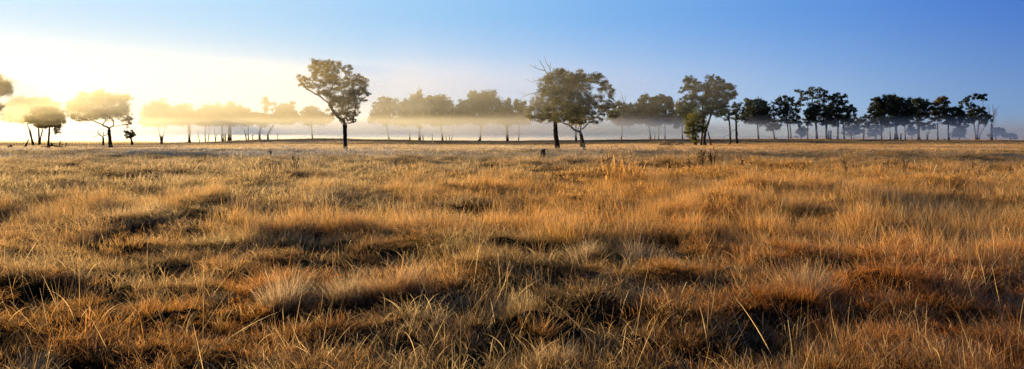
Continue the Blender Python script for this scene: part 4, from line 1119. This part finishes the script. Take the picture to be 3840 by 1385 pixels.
# ------------------------------------------------------------------ sky, sun, camera
w = bpy.data.worlds.new('World'); SC.world = w; w.use_nodes = True
nt = w.node_tree; nt.nodes.clear(); N, L = nt.nodes, nt.links
out = N.new('ShaderNodeOutputWorld'); bg = N.new('ShaderNodeBackground'); bg.inputs[1].default_value = .12
sky = N.new('ShaderNodeTexSky'); sky.sky_type = 'NISHITA'; sky.sun_disc = False
sky.sun_elevation = SUN_EL; sky.sun_rotation = SUN_AZ
sky.air_density = 1.0; sky.dust_density = 1.0; sky.ozone_density = 2.0
sd = Vector((math.sin(SUN_AZ) * math.cos(SUN_EL), math.cos(SUN_AZ) * math.cos(SUN_EL), math.sin(SUN_EL)))
# the film's saturated dawn sky: colour by angle from the sun and by height, laid over the physical sky
tc = N.new('ShaderNodeTexCoord')
nv = N.new('ShaderNodeVectorMath'); nv.operation = 'NORMALIZE'; L.new(tc.outputs['Generated'], nv.inputs[0])
dp = N.new('ShaderNodeVectorMath'); dp.operation = 'DOT_PRODUCT'; L.new(nv.outputs[0], dp.inputs[0]); dp.inputs[1].default_value = sd
sz = N.new('ShaderNodeSeparateXYZ'); L.new(nv.outputs[0], sz.inputs[0])


def ramp(src_, stops):
    r = N.new('ShaderNodeValToRGB'); L.new(src_, r.inputs[0])
    r.color_ramp.interpolation = 'B_SPLINE' if len(stops) > 4 else 'LINEAR'
    e = r.color_ramp.elements
    while len(e) < len(stops):
        e.new(.5)
    for q, (p, c) in zip(e, stops):
        q.position = p
    for q, (p, c) in zip(e, stops):
        q.color = (*c, 1)
    return r.outputs[0]


low = ramp(dp.outputs['Value'], SKY_LOW)
high = ramp(dp.outputs['Value'], SKY_HIGH)
tm = N.new('ShaderNodeMapRange'); tm.interpolation_type = 'SMOOTHSTEP'; L.new(sz.outputs['Z'], tm.inputs[0])
tm.inputs[1].default_value = -.02; tm.inputs[2].default_value = .19
mx = N.new('ShaderNodeMix'); mx.data_type = 'RGBA'; L.new(tm.outputs[0], mx.inputs['Factor']); L.new(low, mx.inputs['A']); L.new(high, mx.inputs['B'])
dk = N.new('ShaderNodeMapRange'); L.new(sz.outputs['Z'], dk.inputs[0]); dk.inputs[1].default_value = .22; dk.inputs[2].default_value = .75; dk.inputs[3].default_value = 1; dk.inputs[4].default_value = .10
ds = N.new('ShaderNodeVectorMath'); ds.operation = 'SCALE'; L.new(mx.outputs['Result'], ds.inputs[0]); L.new(dk.outputs[0], ds.inputs['Scale'])
up = N.new('ShaderNodeVectorMath'); up.operation = 'SCALE'; L.new(ds.outputs[0], up.inputs[0]); up.inputs['Scale'].default_value = 1 / .12
m2 = N.new('ShaderNodeMix'); m2.data_type = 'RGBA'; m2.inputs['Factor'].default_value = .95; L.new(sky.outputs[0], m2.inputs['A']); L.new(up.outputs[0], m2.inputs['B'])
L.new(m2.outputs['Result'], bg.inputs[0]); L.new(bg.outputs[0], out.inputs[0])

sl = bpy.data.lights.new('sun', 'SUN'); sl.energy = 7.0; sl.angle = RAD(.5); sl.color = (1.0, .71, .33)
so = bpy.data.objects.new('sun', sl); COL.objects.link(so); so.rotation_euler = (-sd).to_track_quat('-Z', 'Y').to_euler()

cam = bpy.data.cameras.new('camera'); co = bpy.data.objects.new('camera', cam); COL.objects.link(co)
co.location = (0, 0, EYE); co.rotation_euler = (math.pi / 2, 0, 0)
cam.sensor_width = 36; cam.lens = 36 * F / 3840; cam.shift_y = -(1385 / 2 - HY) / 3840
cam.clip_start = .05; cam.clip_end = 12000
SC.camera = co
SC.view_settings.view_transform = 'Standard'; SC.view_settings.look = 'None'
SC.view_settings.exposure = 0; SC.view_settings.gamma = 1
SC.render.engine = 'CYCLES'
cy = SC.cycles
cy.max_bounces = 10; cy.diffuse_bounces = 2; cy.glossy_bounces = 1; cy.transmission_bounces = 2; cy.volume_bounces = 7; cy.transparent_max_bounces = 128
cy.use_denoising = True; cy.denoising_input_passes = 'RGB_ALBEDO_NORMAL'; cy.denoising_prefilter = 'FAST'
cy.caustics_reflective = False; cy.caustics_refractive = False
cy.sample_clamp_indirect = 4
